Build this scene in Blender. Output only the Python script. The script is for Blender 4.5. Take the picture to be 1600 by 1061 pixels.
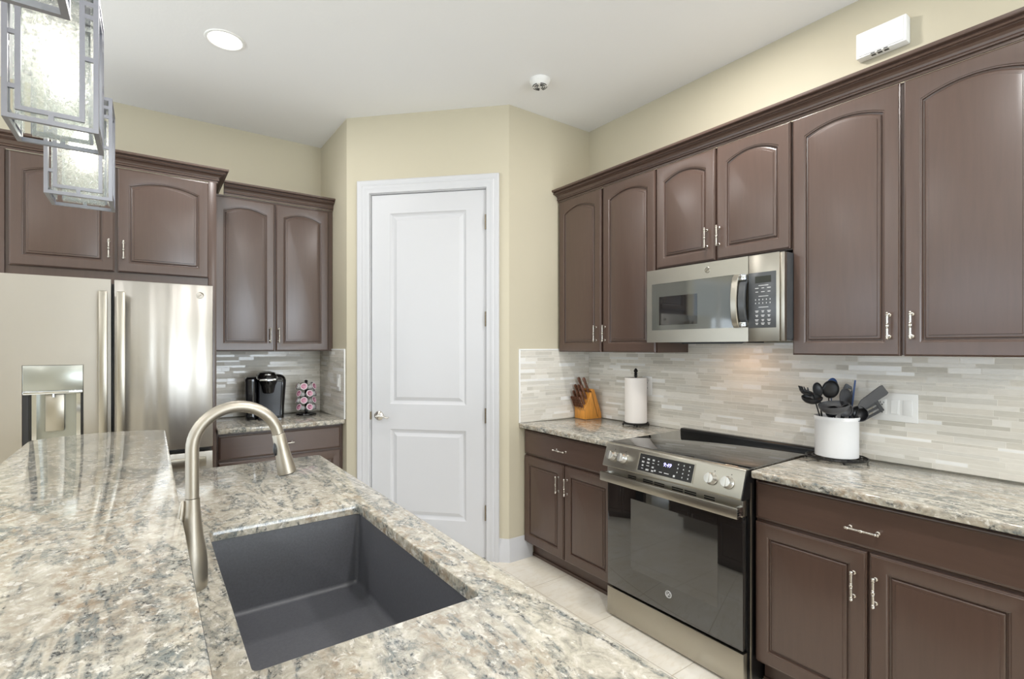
import bpy, bmesh, math, random
from mathutils import Vector, Matrix

random.seed(7)
PI = math.pi
for o in list(bpy.data.objects):
    bpy.data.objects.remove(o)
scene = bpy.context.scene
COL = scene.collection

# ------------------------------------------------------------------ camera
F_PX, CX, CY, YAW, CAM_Z = 781.81, 782.53, 542.87, 0.6126, 1.4226
cd = bpy.data.cameras.new('camera')
cam = bpy.data.objects.new('camera', cd)
COL.objects.link(cam)
cam.location = (0, 0, CAM_Z)
cam.rotation_euler = (PI / 2, 0, -YAW)
cd.sensor_fit = 'HORIZONTAL'
cd.sensor_width = 36
cd.lens = F_PX / 1600 * 36
cd.shift_x = (800 - CX) / 1600
cd.shift_y = (CY - 530.5) / 1600
cd.clip_start = 0.02
scene.camera = cam

# ------------------------------------------------------------------ world, exposure, daylight fill lamps
scene.view_settings.view_transform = 'Standard'
scene.view_settings.look = 'None'
scene.view_settings.gamma = 1
scene.view_settings.use_curve_mapping = False
scene.view_settings.exposure = -0.36
world = bpy.data.worlds.new('world')
scene.world = world
world.use_nodes = True
wb = world.node_tree.nodes['Background']
wb.inputs['Color'].default_value = (0.80, 0.90, 1.0, 1)
wb.inputs['Strength'].default_value = 1.5


def area_light(name, loc, target, sx, sy, power, color=(1, 1, 1)):
    l = bpy.data.lights.new(name, 'AREA')
    l.shape = 'RECTANGLE'
    l.size, l.size_y = sx, sy
    l.energy = power
    l.color = color
    o = bpy.data.objects.new(name, l)
    COL.objects.link(o)
    o.location = loc
    d = Vector(target) - Vector(loc)
    o.rotation_euler = d.to_track_quat('-Z', 'Y').to_euler()
    return o


# added lamps in place of daylight at unseen windows, tilted up to brighten ceiling
DAY = (0.83, 0.91, 1.0)
area_light('daylight_fill_side', (-4.55, 0.9, 1.35), (0, 0.9, 11.0), 5.2, 2.3, 165, DAY)
area_light('daylight_fill_rear', (1.6, -4.45, 1.35), (1.5, 0, 6.0), 1.95, 2.3, 230, DAY)
area_light('daylight_fill_far', (-2.6, 4.10, 1.5), (-2.4, 0, 9.0), 1.9, 1.7, 60, DAY)

# ------------------------------------------------------------------ material helpers


def lin(c):
    return tuple((v / 255 / 12.92 if v / 255 <= 0.04045 else ((v / 255 + 0.055) / 1.055) ** 2.4) for v in c) + (1,)


def new_mat(name):
    m = bpy.data.materials.new(name)
    m.use_nodes = True
    nt = m.node_tree
    return m, nt, nt.nodes['Principled BSDF']


def mat(name, rgb, rough=0.5, metal=0.0, spec=0.5, ior=1.5, coat=0.0, bump=None, emis=None, var=None):
    """flat colour with an optional noise variation and bump"""
    m, nt, b = new_mat(name)
    c = lin(rgb)
    b.inputs['Base Color'].default_value = c
    b.inputs['Roughness'].default_value = rough
    b.inputs['Metallic'].default_value = metal
    b.inputs['IOR'].default_value = ior
    b.inputs['Specular IOR Level'].default_value = spec
    b.inputs['Coat Weight'].default_value = coat
    b.inputs['Coat Roughness'].default_value = 0.1
    tc = nt.nodes.new('ShaderNodeTexCoord')
    if var:
        sc, amt = var
        n = nt.nodes.new('ShaderNodeTexNoise')
        n.inputs['Scale'].default_value = sc
        n.inputs['Detail'].default_value = 4
        nt.links.new(tc.outputs['Object'], n.inputs['Vector'])
        r = nt.nodes.new('ShaderNodeValToRGB')
        r.color_ramp.elements[0].position = 0.3
        r.color_ramp.elements[1].position = 0.7
        r.color_ramp.elements[0].color = tuple(v * (1 - amt) for v in c[:3]) + (1,)
        r.color_ramp.elements[1].color = tuple(min(1, v * (1 + amt)) for v in c[:3]) + (1,)
        nt.links.new(n.outputs['Fac'], r.inputs['Fac'])
        nt.links.new(r.outputs['Color'], b.inputs['Base Color'])
    if bump:
        sc, st = bump
        n = nt.nodes.new('ShaderNodeTexNoise')
        n.inputs['Scale'].default_value = sc
        n.inputs['Detail'].default_value = 3
        nt.links.new(tc.outputs['Object'], n.inputs['Vector'])
        bp = nt.nodes.new('ShaderNodeBump')
        bp.inputs['Strength'].default_value = st
        bp.inputs['Distance'].default_value = 0.004
        nt.links.new(n.outputs['Fac'], bp.inputs['Height'])
        nt.links.new(bp.outputs['Normal'], b.inputs['Normal'])
    if emis:
        b.inputs['Emission Color'].default_value = lin(emis[0])
        b.inputs['Emission Strength'].default_value = emis[1]
    return m


def mapping(nt, scale=(1, 1, 1), rot=(0, 0, 0), loc=(0, 0, 0)):
    tc = nt.nodes.new('ShaderNodeTexCoord')
    mp = nt.nodes.new('ShaderNodeMapping')
    mp.inputs['Scale'].default_value = scale
    mp.inputs['Rotation'].default_value = rot
    mp.inputs['Location'].default_value = loc
    nt.links.new(tc.outputs['Object'], mp.inputs['Vector'])
    return mp.outputs['Vector']


def noise(nt, vec, scale, detail=4, rough=0.5, dist=0.0):
    n = nt.nodes.new('ShaderNodeTexNoise')
    n.inputs['Scale'].default_value = scale
    n.inputs['Detail'].default_value = detail
    n.inputs['Roughness'].default_value = rough
    n.inputs['Distortion'].default_value = dist
    nt.links.new(vec, n.inputs['Vector'])
    return n.outputs['Fac']


def ramp(nt, fac, stops):
    r = nt.nodes.new('ShaderNodeValToRGB')
    el = r.color_ramp.elements
    while len(el) > 1:
        el.remove(el[-1])
    el[0].position, el[0].color = stops[0]
    for p, c in stops[1:]:
        e = el.new(p)
        e.color = c
    nt.links.new(fac, r.inputs['Fac'])
    return r.outputs['Color']


def mix(nt, fac, a, b):
    m = nt.nodes.new('ShaderNodeMix')
    m.data_type = 'RGBA'
    for sock, v in ((m.inputs[0], fac), (m.inputs[6], a), (m.inputs[7], b)):
        if isinstance(v, (tuple, float, int)):
            sock.default_value = v
        else:
            nt.links.new(v, sock)
    return m.outputs[2]


def bw(v):
    return (v, v, v, 1)


def granite(name, rot, seed, warm=0.5, tone=0.80):
    """cream granite with beige clouds, blue grey drifts, quartz flecks and dark grains"""
    m, nt, b = new_mat(name)
    T = lambda c: tuple(x * tone for x in lin(c)[:3]) + (1,)
    loc = (seed, seed * 0.7, seed * 0.3)
    v = mapping(nt, (1, 1, 1), (0, 0, rot), loc)
    vs = mapping(nt, (1.25, 0.95, 1.1), (0, 0, rot), loc)
    vb = mapping(nt, (2.3, 0.62, 1.2), (0, 0, rot), (seed * 2, seed, seed))

    def mul(a, c):
        q = nt.nodes.new('ShaderNodeMath'); q.operation = 'MULTIPLY'
        nt.links.new(a, q.inputs[0]); nt.links.new(c, q.inputs[1])
        return q.outputs[0]
    c = ramp(nt, noise(nt, vs, 26.0, 9, 0.70, 0.8), [(0.35, T((158, 156, 146))), (0.44, T((196, 190, 175))), (0.53, T((214, 207, 191))), (0.64, T((232, 227, 216)))])
    # beige brown clouds
    bm = ramp(nt, noise(nt, vs, 34.0, 8, 0.72, 0.5), [(0.45, bw(0)), (0.60, bw(0.9))])
    bz = ramp(nt, noise(nt, vb, 1.7, 4, 0.6, 0.6), [(0.52 - 0.10 * warm, bw(0)), (0.64 - 0.10 * warm, bw(1))])
    c = mix(nt, mul(bm, bz), c, T((168, 148, 124)))
    # blue grey veins flowing along the slab, granular inside
    band = noise(nt, vb, 3.2, 6, 0.62, 1.1)
    ridge = ramp(nt, band, [(0.36, bw(0.06)), (0.43, bw(0.95)), (0.47, bw(0.10)), (0.545, bw(0.10)), (0.59, bw(1)), (0.65, bw(0.12))])
    gm = ramp(nt, noise(nt, vs, 38.0, 9, 0.74, 0.9), [(0.40, bw(0.05)), (0.58, bw(1))])
    c = mix(nt, mul(gm, ridge), c, T((120, 129, 130)))
    # quartz flecks
    wm = ramp(nt, noise(nt, vs, 52.0, 5, 0.65, 0.4), [(0.57, bw(0)), (0.64, bw(0.8))])
    c = mix(nt, wm, c, T((244, 240, 231)))
    # dark grains, mostly in the veins
    dm = ramp(nt, noise(nt, vs, 85.0, 6, 0.75, 0.5), [(0.52, bw(0)), (0.60, bw(1))])
    c = mix(nt, mul(dm, ridge), c, T((64, 66, 68)))
    nt.links.new(c, b.inputs['Base Color'])
    b.inputs['Roughness'].default_value = 0.07
    b.inputs['Specular IOR Level'].default_value = 0.5
    return m


def wood(name, rgb, rough, grain=0.25, axis='z', coat=0.0, scale=9):
    m, nt, b = new_mat(name)
    sc = {'z': (6, 6, 0.5), 'x': (0.5, 6, 6), 'y': (6, 0.5, 6)}[axis]
    v = mapping(nt, sc)
    c = lin(rgb)
    n = noise(nt, v, scale, 6, 0.6, 0.4)
    col = ramp(nt, n, [(0.3, tuple(x * (1 - grain) for x in c[:3]) + (1,)), (0.7, tuple(min(1, x * (1 + grain)) for x in c[:3]) + (1,))])
    nt.links.new(col, b.inputs['Base Color'])
    b.inputs['Roughness'].default_value = rough
    b.inputs['Coat Weight'].default_value = coat
    b.inputs['Coat Roughness'].default_value = 0.25
    return m


def steel(name, rgb, rough, wave=0.0, brush='x'):
    """brushed stainless steel; wave = slow bulges of the sheet"""
    m, nt, b = new_mat(name)
    b.inputs['Base Color'].default_value = lin(rgb)
    b.inputs['Metallic'].default_value = 1
    b.inputs['Roughness'].default_value = rough
    sc = {'x': (1.0, 60, 260), 'z': (260, 60, 1.0)}[brush]
    n = noise(nt, mapping(nt, sc), 3, 3)
    rr = nt.nodes.new('ShaderNodeMapRange')
    rr.inputs['To Min'].default_value = rough * 0.85
    rr.inputs['To Max'].default_value = rough * 1.2
    nt.links.new(n, rr.inputs['Value'])
    nt.links.new(rr.outputs['Result'], b.inputs['Roughness'])
    bp = nt.nodes.new('ShaderNodeBump')
    bp.inputs['Strength'].default_value = 0.05
    bp.inputs['Distance'].default_value = 0.001
    nt.links.new(n, bp.inputs['Height'])
    last = bp
    if wave:
        w = noise(nt, mapping(nt, (1.0, 1.0, 0.10)), 7.0, 2, 0.4)
        b2 = nt.nodes.new('ShaderNodeBump')
        b2.inputs['Strength'].default_value = 1.0
        b2.inputs['Distance'].default_value = wave
        nt.links.new(w, b2.inputs['Height'])
        nt.links.new(bp.outputs['Normal'], b2.inputs['Normal'])
        last = b2
    nt.links.new(last.outputs['Normal'], b.inputs['Normal'])
    return m


M = {}
M['wall'] = mat('wall_paint', (198, 190, 168), 0.75, bump=(220, 0.06))
M['ceiling'] = mat('ceiling_paint', (240, 240, 240), 0.85, bump=(60, 0.12))
M['white'] = mat('white_paint', (204, 204, 206), 0.38)
M['plastic'] = mat('white_plastic', (238, 238, 236), 0.35)
M['cab'] = wood('espresso_wood', (82, 63, 54), 0.33, 0.07, 'z', coat=0.45)
M['cabx'] = wood('espresso_wood_crosswise', (82, 63, 54), 0.33, 0.07, 'x', coat=0.45)
M['cab_in'] = mat('espresso_shadow_gap', (34, 24, 20), 0.6)
M['nickel'] = mat('satin_nickel', (205, 200, 192), 0.25, 1.0)
M['brass'] = mat('aged_hinge_metal', (150, 138, 118), 0.35, 1.0)
M['steel'] = steel('brushed_steel', (174, 169, 158), 0.30)
M['fridge'] = steel('refrigerator_steel', (178, 174, 168), 0.32, wave=0.016)
M['fridge_flat'] = steel('refrigerator_flat_steel', (176, 171, 163), 0.40)
M['faucet'] = steel('brushed_nickel', (180, 173, 161), 0.44, brush='z')
M['knob'] = mat('satin_knob_metal', (214, 213, 210), 0.28, 1.0)
M['disp'] = mat('dispenser_grey', (168, 170, 162), 0.25, 0.6)
M['cooktop'] = mat('ceramic_cooktop_glass', (26, 26, 26), 0.03, 0.0, 0.5, 3.2)
M['chrome'] = mat('polished_chrome', (215, 218, 222), 0.08, 1.0)
M['dark_glass'] = mat('black_glass', (24, 24, 24), 0.04, 0.0, 0.5, 2.0)
M['micro_glass'] = mat('grey_tinted_glass', (88, 89, 84), 0.05, 0.0, 0.5, 1.8)
M['panel_grey'] = mat('charcoal_panel', (74, 76, 78), 0.25)
M['panel_black'] = mat('black_panel', (24, 24, 27), 0.2)
M['black'] = mat('black_plastic', (16, 16, 17), 0.35)
M['gloss_black'] = mat('glossy_black_plastic', (14, 14, 16), 0.12, spec=0.6)
M['dark_grey'] = mat('dark_grey_plastic', (48, 49, 52), 0.3)
M['front_panel'] = mat('satin_slate_plastic', (40, 42, 48), 0.3)
M['iron'] = mat('black_wrought_iron', (22, 20, 19), 0.4, 0.3)
M['sink'] = mat('charcoal_composite', (84, 85, 90), 0.42, var=(160, 0.10), bump=(300, 0.08))
M['key'] = mat('key_print', (205, 205, 205), 0.5)
M['digit'] = mat('lit_digits', (190, 190, 255), 0.5, emis=((190, 185, 255), 2.5))
M['lcd'] = mat('lcd_glass', (40, 42, 38), 0.15)
M['paper'] = mat('paper_towel', (238, 232, 226), 0.95, bump=(260, 0.25))
M['ceramic'] = mat('white_ceramic', (232, 232, 232), 0.16)
M['knife_wood'] = wood('walnut_handle', (104, 66, 46), 0.4, 0.25, 'z')
M['block_wood'] = wood('honey_oak', (220, 150, 64), 0.42, 0.30, 'z', scale=14)
M['rivet'] = mat('rivet_metal', (200, 190, 175), 0.3, 1)
M['nylon'] = mat('black_nylon', (30, 30, 32), 0.4)
M['nylon_grey'] = mat('grey_nylon', (74, 74, 76), 0.42)
M['nylon_blue'] = mat('navy_silicone', (52, 80, 130), 0.35)
M['pod_cup'] = mat('pod_cup_white', (226, 226, 226), 0.35)
M['pod_lid'] = mat('pod_lid_pink', (222, 168, 190), 0.4)
M['pod_print'] = mat('pod_lid_print', (120, 40, 72), 0.4)
M['pend_metal'] = mat('brushed_silver', (150, 151, 160), 0.38, 1.0)
M['led'] = mat('warm_lens', (255, 250, 240), 0.5, emis=((255, 246, 232), 9))
M['bulb'] = mat('lit_bulb', (255, 250, 240), 0.5, emis=((255, 247, 236), 20))
M['grout'] = mat('tile_grout', (232, 228, 218), 0.8)
M['granite_bar'] = granite('granite_bar', 0.25, 3.1, 1.0)
M['granite_sink'] = granite('granite_sink', -0.2, 7.7, 0.35)
M['granite_wall'] = granite('granite_wall_counter', 0.15, 12.3, 0.75)
M['mwlamp'] = mat('warm_cooktop_lens', (255, 190, 120), 0.5, emis=((255, 176, 100), 4))


def seeded_glass():
    m = bpy.data.materials.new('seeded_glass')
    m.use_nodes = True
    nt = m.node_tree
    nt.nodes.remove(nt.nodes['Principled BSDF'])
    out = nt.nodes['Material Output']
    tr = nt.nodes.new('ShaderNodeBsdfTransparent'); tr.inputs['Color'].default_value = (0.93, 0.96, 0.94, 1)
    tl = nt.nodes.new('ShaderNodeBsdfTranslucent'); tl.inputs['Color'].default_value = (0.92, 0.92, 0.88, 1)
    gl = nt.nodes.new('ShaderNodeBsdfGlossy'); gl.inputs['Roughness'].default_value = 0.08
    v = mapping(nt)
    n = noise(nt, v, 130, 3, 0.6)
    bp = nt.nodes.new('ShaderNodeBump'); bp.inputs['Strength'].default_value = 0.6; bp.inputs['Distance'].default_value = 0.003
    nt.links.new(n, bp.inputs['Height'])
    nt.links.new(bp.outputs['Normal'], gl.inputs['Normal'])
    nt.links.new(bp.outputs['Normal'], tl.inputs['Normal'])
    fac = ramp(nt, n, [(0.40, bw(0.06)), (0.64, bw(0.36))])
    m1 = nt.nodes.new('ShaderNodeMixShader')
    nt.links.new(fac, m1.inputs[0]); nt.links.new(tr.outputs[0], m1.inputs[1]); nt.links.new(tl.outputs[0], m1.inputs[2])
    m2 = nt.nodes.new('ShaderNodeMixShader'); m2.inputs[0].default_value = 0.12
    nt.links.new(m1.outputs[0], m2.inputs[1]); nt.links.new(gl.outputs[0], m2.inputs[2])
    nt.links.new(m2.outputs[0], out.inputs['Surface'])
    return m


def pane_glass(name, tint, gloss=0.1):
    m = bpy.data.materials.new(name)
    m.use_nodes = True
    nt = m.node_tree
    nt.nodes.remove(nt.nodes['Principled BSDF'])
    out = nt.nodes['Material Output']
    tr = nt.nodes.new('ShaderNodeBsdfTransparent'); tr.inputs['Color'].default_value = tint
    gl = nt.nodes.new('ShaderNodeBsdfGlossy'); gl.inputs['Roughness'].default_value = 0.02
    m1 = nt.nodes.new('ShaderNodeMixShader'); m1.inputs[0].default_value = gloss
    nt.links.new(tr.outputs[0], m1.inputs[1]); nt.links.new(gl.outputs[0], m1.inputs[2])
    nt.links.new(m1.outputs[0], out.inputs['Surface'])
    return m


M['seeded'] = seeded_glass()
M['pane'] = pane_glass('window_glass', (0.96, 0.98, 0.98, 1), 0.06)
M['smoke_plastic'] = pane_glass('smoked_clear_plastic', (0.25, 0.26, 0.28, 1), 0.1)


def tile_material():
    m, nt, b = new_mat('mosaic_glass_and_stone')
    a = nt.nodes.new('ShaderNodeAttribute'); a.attribute_name = 'tile_colour'
    n = noise(nt, mapping(nt, (3, 3, 14)), 12, 4)
    c = mix(nt, 0.10, a.outputs['Color'], ramp(nt, n, [(0.3, bw(0.35)), (0.7, bw(0.85))]))
    nt.links.new(c, b.inputs['Base Color'])
    rr = nt.nodes.new('ShaderNodeMapRange')
    rr.inputs['To Min'].default_value = 0.12
    rr.inputs['To Max'].default_value = 0.5
    nt.links.new(a.outputs['Alpha'], rr.inputs['Value'])
    nt.links.new(rr.outputs['Result'], b.inputs['Roughness'])
    return m


def floor_material():
    m, nt, b = new_mat('travertine_floor_tile')
    v = mapping(nt, (1, 1, 1), (0, 0, 0), (-1.835, -1.526, 0))
    n1 = noise(nt, v, 3.2, 6, 0.6, 0.8)
    n2 = noise(nt, mapping(nt, (1, 3, 1)), 14, 6, 0.65, 0.5)
    c1 = ramp(nt, n1, [(0.3, lin((234, 225, 207))), (0.7, lin((247, 242, 231)))])
    c1 = mix(nt, ramp(nt, n2, [(0.5, bw(0)), (0.7, bw(0.6))]), c1, lin((222, 210, 188)))
    br = nt.nodes.new('ShaderNodeTexBrick')
    br.offset = 0
    br.inputs['Scale'].default_value = 1
    br.inputs['Brick Width'].default_value = 0.487
    br.inputs['Row Height'].default_value = 0.487
    br.inputs['Mortar Size'].default_value = 0.002
    br.inputs['Mortar Smooth'].default_value = 0.1
    br.inputs['Color1'].default_value = (1, 1, 1, 1)
    br.inputs['Color2'].default_value = (0.97, 0.97, 0.97, 1)
    nt.links.new(v, br.inputs['Vector'])
    mu = nt.nodes.new('ShaderNodeMix'); mu.data_type = 'RGBA'; mu.blend_type = 'MULTIPLY'; mu.inputs[0].default_value = 1
    nt.links.new(c1, mu.inputs[6]); nt.links.new(br.outputs['Color'], mu.inputs[7])
    c = mix(nt, br.outputs['Fac'], mu.outputs[2], lin((202, 191, 172)))
    nt.links.new(c, b.inputs['Base Color'])
    b.inputs['Roughness'].default_value = 0.28
    return m


M['tile'] = tile_material()
M['floor'] = floor_material()

# ------------------------------------------------------------------ mesh helpers


class MB:
    def __init__(s):
        s.v, s.f, s.c = [], [], []

    def add(s, v, f, col=None):
        n = len(s.v)
        s.v += [tuple(p) for p in v]
        s.f += [tuple(i + n for i in q) for q in f]
        s.c += [col] * len(f)
        return s

    def box(s, x0, x1, y0, y1, z0, z1, b=0.0, seg=2, col=None):
        if b <= 0:
            v = [(x, y, z) for x in (x0, x1) for y in (y0, y1) for z in (z0, z1)]
            f = [(0, 1, 3, 2), (4, 6, 7, 5), (0, 4, 5, 1), (2, 3, 7, 6), (0, 2, 6, 4), (1, 5, 7, 3)]
            return s.add(v, f, col)
        bm = bmesh.new()
        bmesh.ops.create_cube(bm, size=1)
        for p in bm.verts:
            p.co = ((x0 + x1) / 2 + p.co.x * (x1 - x0), (y0 + y1) / 2 + p.co.y * (y1 - y0), (z0 + z1) / 2 + p.co.z * (z1 - z0))
        bmesh.ops.bevel(bm, geom=bm.edges[:], offset=min(b, 0.49 * min(x1 - x0, y1 - y0, z1 - z0)), segments=seg, affect='EDGES', profile=0.5)
        return s.from_bm(bm)

    def from_bm(s, bm, mtx=None):
        bm.verts.index_update()
        v = [tuple((mtx @ p.co) if mtx else p.co) for p in bm.verts]
        f = [tuple(q.index for q in fc.verts) for fc in bm.faces]
        bm.free()
        return s.add(v, f)

    def prism(s, poly, axis, a0, a1, b=0.0):
        def P(p, a):
            return {'x': (a, p[0], p[1]), 'y': (p[0], a, p[1]), 'z': (p[0], p[1], a)}[axis]
        n = len(poly)
        if b > 0:
            bm = bmesh.new()
            lo = [bm.verts.new(P(p, a0)) for p in poly]
            hi = [bm.verts.new(P(p, a1)) for p in poly]
            bm.faces.new(lo); bm.faces.new(hi)
            for i in range(n):
                bm.faces.new((lo[i], lo[(i + 1) % n], hi[(i + 1) % n], hi[i]))
            bmesh.ops.recalc_face_normals(bm, faces=bm.faces[:])
            bmesh.ops.bevel(bm, geom=bm.edges[:], offset=b, segments=2, affect='EDGES', profile=0.5)
            return s.from_bm(bm)
        v = [P(p, a0) for p in poly] + [P(p, a1) for p in poly]
        f = [tuple(range(n)), tuple(range(2 * n - 1, n - 1, -1))]
        f += [(i, (i + 1) % n, n + (i + 1) % n, n + i) for i in range(n)]
        return s.add(v, f)

    def loft(s, loops, cap0=False, cap1=False, closed=True):
        n = len(loops[0])
        v = [p for l in loops for p in l]
        f = []
        for k in range(len(loops) - 1):
            for i in range(n if closed else n - 1):
                j = (i + 1) % n
                f.append((k * n + i, k * n + j, (k + 1) * n + j, (k + 1) * n + i))
        if cap0:
            f.append(tuple(range(n - 1, -1, -1)))
        if cap1:
            f.append(tuple((len(loops) - 1) * n + i for i in range(n)))
        return s.add(v, f)

    def lathe(s, prof, base=(0, 0, 0), axis=(0, 0, 1), n=24, sx=1.0):
        a = Vector(axis).normalized()
        u = a.orthogonal().normalized()
        w = a.cross(u)
        loops = []
        for r, h in prof:
            r = max(r, 1e-5)
            loops.append([Vector(base) + a * h + u * (r * math.cos(2 * PI * k / n)) + w * (r * sx * math.sin(2 * PI * k / n)) for k in range(n)])
        return s.loft(loops, True, True)

    def cyl(s, r, p0, p1, n=20):
        d = Vector(p1) - Vector(p0)
        return s.lathe([(r, 0), (r, d.length)], p0, d, n)

    def tube(s, pts, rad, n=10, flat=1.0, closed=False):
        pts = [Vector(p) for p in pts]
        k = len(pts)
        rr = rad if isinstance(rad, (list, tuple)) else [rad] * k
        loops = []
        u = None
        for i in range(k):
            if closed:
                t = (pts[(i + 1) % k] - pts[i - 1]).normalized()
            else:
                t = (pts[min(i + 1, k - 1)] - pts[max(i - 1, 0)]).normalized()
            if u is None:
                u = t.orthogonal().normalized()
            u = (u - t * u.dot(t)).normalized()
            w = t.cross(u)
            loops.append([pts[i] + u * (rr[i] * math.cos(2 * PI * j / n)) + w * (rr[i] * flat * math.sin(2 * PI * j / n)) for j in range(n)])
        if closed:
            loops.append(loops[0])
            return s.loft(loops)
        return s.loft(loops, True, True)

    def ball(s, c, r, sc=(1, 1, 1), n=16, m=10):
        loops = []
        for i in range(m + 1):
            t = PI * i / m
            loops.append([(c[0] + sc[0] * r * max(1e-4, math.sin(t)) * math.cos(2 * PI * j / n), c[1] + sc[1] * r * max(1e-4, math.sin(t)) * math.sin(2 * PI * j / n), c[2] - sc[2] * r * math.cos(t)) for j in range(n)])
        return s.loft(loops, True, True)

    def xf(s, mtx):
        s.v = [tuple(mtx @ Vector(p)) for p in s.v]
        return s

    def join(s, o):
        return s.add(o.v, o.f)


def obj(name, mb, m, parent=None, loc=(0, 0, 0), rotz=0.0, smooth=32, recalc=True, attr=None):
    me = bpy.data.meshes.new(name)
    me.from_pydata(mb.v, [], mb.f)
    bm = bmesh.new(); bm.from_mesh(me)
    if recalc:
        bmesh.ops.recalc_face_normals(bm, faces=bm.faces[:])
    bm.to_mesh(me); bm.free()
    me.materials.append(M[m] if isinstance(m, str) else m)
    if attr:
        at = me.attributes.new(attr, 'FLOAT_COLOR', 'FACE')
        for i, c in enumerate(mb.c):
            at.data[i].color = c or (0.7, 0.7, 0.7, 1)
    if smooth:
        me.polygons.foreach_set('use_smooth', [True] * len(me.polygons))
        me.set_sharp_from_angle(angle=math.radians(smooth))
    o = bpy.data.objects.new(name, me)
    COL.objects.link(o)
    if parent:
        o.parent = parent
    o.location = loc
    o.rotation_euler = (0, 0, rotz)
    return o


def based(mb):
    """shift vertices so that the origin is the middle of the base; returns that point"""
    xs, ys, zs = zip(*mb.v)
    c = Vector(((min(xs) + max(xs)) / 2, (min(ys) + max(ys)) / 2, min(zs)))
    mb.v = [tuple(Vector(p) - c) for p in mb.v]
    return c


def tag(o, label=None, cat=None, group=None, kind=None):
    if label: o['label'] = label
    if cat: o['category'] = cat
    if group: o['group'] = group
    if kind: o['kind'] = kind
    return o


def thing(name, label, cat, loc=(0, 0, 0), rotz=0.0, group=None):
    o = bpy.data.objects.new(name, None)
    o.empty_display_size = 0.05
    COL.objects.link(o)
    o.location = loc
    o.rotation_euler = (0, 0, rotz)
    return tag(o, label, cat, group)


def wobj(name, mb, m, label, cat, group=None, kind=None, smooth=32, attr=None):
    c = based(mb)
    return tag(obj(name, mb, m, loc=c, smooth=smooth, attr=attr), label, cat, group, kind)


def struct(name, mb, m, label=None, smooth=32):
    c = based(mb)
    o = obj(name, mb, m, loc=c, smooth=smooth)
    return tag(o, label or name.replace('_', ' '), name.split('_')[0], None, 'structure')


def text_mesh(body, size, m, parent, loc, rot=(PI / 2, 0, 0), name='lettering', extrude=0.0004, shear=0.0):
    cu = bpy.data.curves.new(name, 'FONT')
    cu.body = body
    cu.size = size
    cu.extrude = extrude
    cu.shear = shear
    cu.align_x = 'CENTER'
    cu.align_y = 'CENTER'
    t = bpy.data.objects.new(name + '_curve', cu)
    COL.objects.link(t)
    bpy.context.view_layer.update()
    me = bpy.data.meshes.new_from_object(t.evaluated_get(bpy.context.evaluated_depsgraph_get()))
    bpy.data.objects.remove(t)
    me.materials.clear()
    me.materials.append(M[m])
    o = bpy.data.objects.new(name, me)
    COL.objects.link(o)
    o.parent = parent
    o.location = loc
    o.rotation_euler = rot
    return o


# ------------------------------------------------------------------ room dimensions
XR = 2.692            # range wall plane
YR = 2.683            # short return wall right of the pantry
XC = 1.953            # right corner of the diagonal wall
XB, YB = 1.136, 3.501  # left corner of the diagonal wall
YF = 4.1425           # refrigerator wall plane
H = 3.033             # ceiling
XL, YN = -4.6, -4.5   # left wall, wall behind the camera
R_RIGHT = -PI / 2     # local frame: x along the run, y into the wall, front faces -y

# room shell
struct('floor', MB().box(XL - 0.1, XR + 0.1, YN - 0.1, YF + 0.1, -0.1, 0), 'floor', 'beige square stone tile floor')
struct('ceiling', MB().box(XL - 0.1, XR + 0.1, YN - 0.1, YF + 0.1, H, H + 0.1), 'ceiling', 'smooth white ceiling')
struct('wall_right', MB().box(XR, XR + 0.1, YN, YR + 0.1, 0, H), 'wall', 'beige wall behind the range')
struct('wall_pantry_left', MB().box(XB, XB + 0.02, YB, YF + 0.1, 0, H), 'wall', 'narrow beige return wall left of the pantry door')
struct('wall_pantry_right', MB().box(XC, XR, YR, YR + 0.02, 0, H), 'wall', 'beige return wall right of the pantry door')


def opening_wall(p0, p1, plane, axis, o0, o1, z0, z1):
    mb = MB()
    for a0, a1, b0, b1 in ((p0, o0, 0, H), (o1, p1, 0, H), (o0, o1, 0, z0), (o0, o1, z1, H)):
        if a1 - a0 > 1e-3 and b1 - b0 > 1e-3:
            if axis == 'x':
                mb.box(a0, a1, plane - 0.1, plane, b0, b1)
            else:
                mb.box(plane - 0.1, plane, a0, a1, b0, b1)
    return mb


struct('wall_far', opening_wall(XL, XB, YF + 0.1, 'x', -3.6, -1.6, 0.6, 2.4), 'wall', 'beige wall behind the refrigerator')
struct('wall_rear', opening_wall(XL, XR, YN, 'x', 0.55, 2.65, 0.15, 2.55), 'wall', 'beige wall behind the camera with a wide window')
struct('wall_left', opening_wall(YN, YF, XL, 'y', -1.75, 3.55, 0.15, 2.55), 'wall', 'beige wall on the left with a wide window')


def window(name, loc, rotz, w, z0, z1, label):
    t = tag(thing(name, label, 'window', loc, rotz), kind='structure')
    fr = MB()
    fr.box(-w / 2, w / 2, 0.02, 0.07, z0, z0 + 0.06).box(-w / 2, w / 2, 0.02, 0.07, z1 - 0.06, z1)
    for k in range(4):
        x = -w / 2 + (w - 0.06) * k / 3
        fr.box(x, x + 0.06, 0.021, 0.069, z0 + 0.06, z1 - 0.06)
    obj('window_frame', fr, 'white', t)
    obj('pane', MB().box(-w / 2 + 0.03, w / 2 - 0.03, 0.043, 0.047, z0 + 0.03, z1 - 0.03), 'pane', t)
    return t


window('window_1', (1.6, YN, 0), PI, 2.1, 0.15, 2.55, 'white framed glazed opening behind the camera')
window('window_2', (XL, 0.9, 0), PI / 2, 5.3, 0.15, 2.55, 'wide white framed glazed opening in the left wall')
window('window_3', (-2.6, YF, 0), 0, 2.0, 0.6, 2.4, 'white framed window left of the refrigerator, out of the frame')

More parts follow.
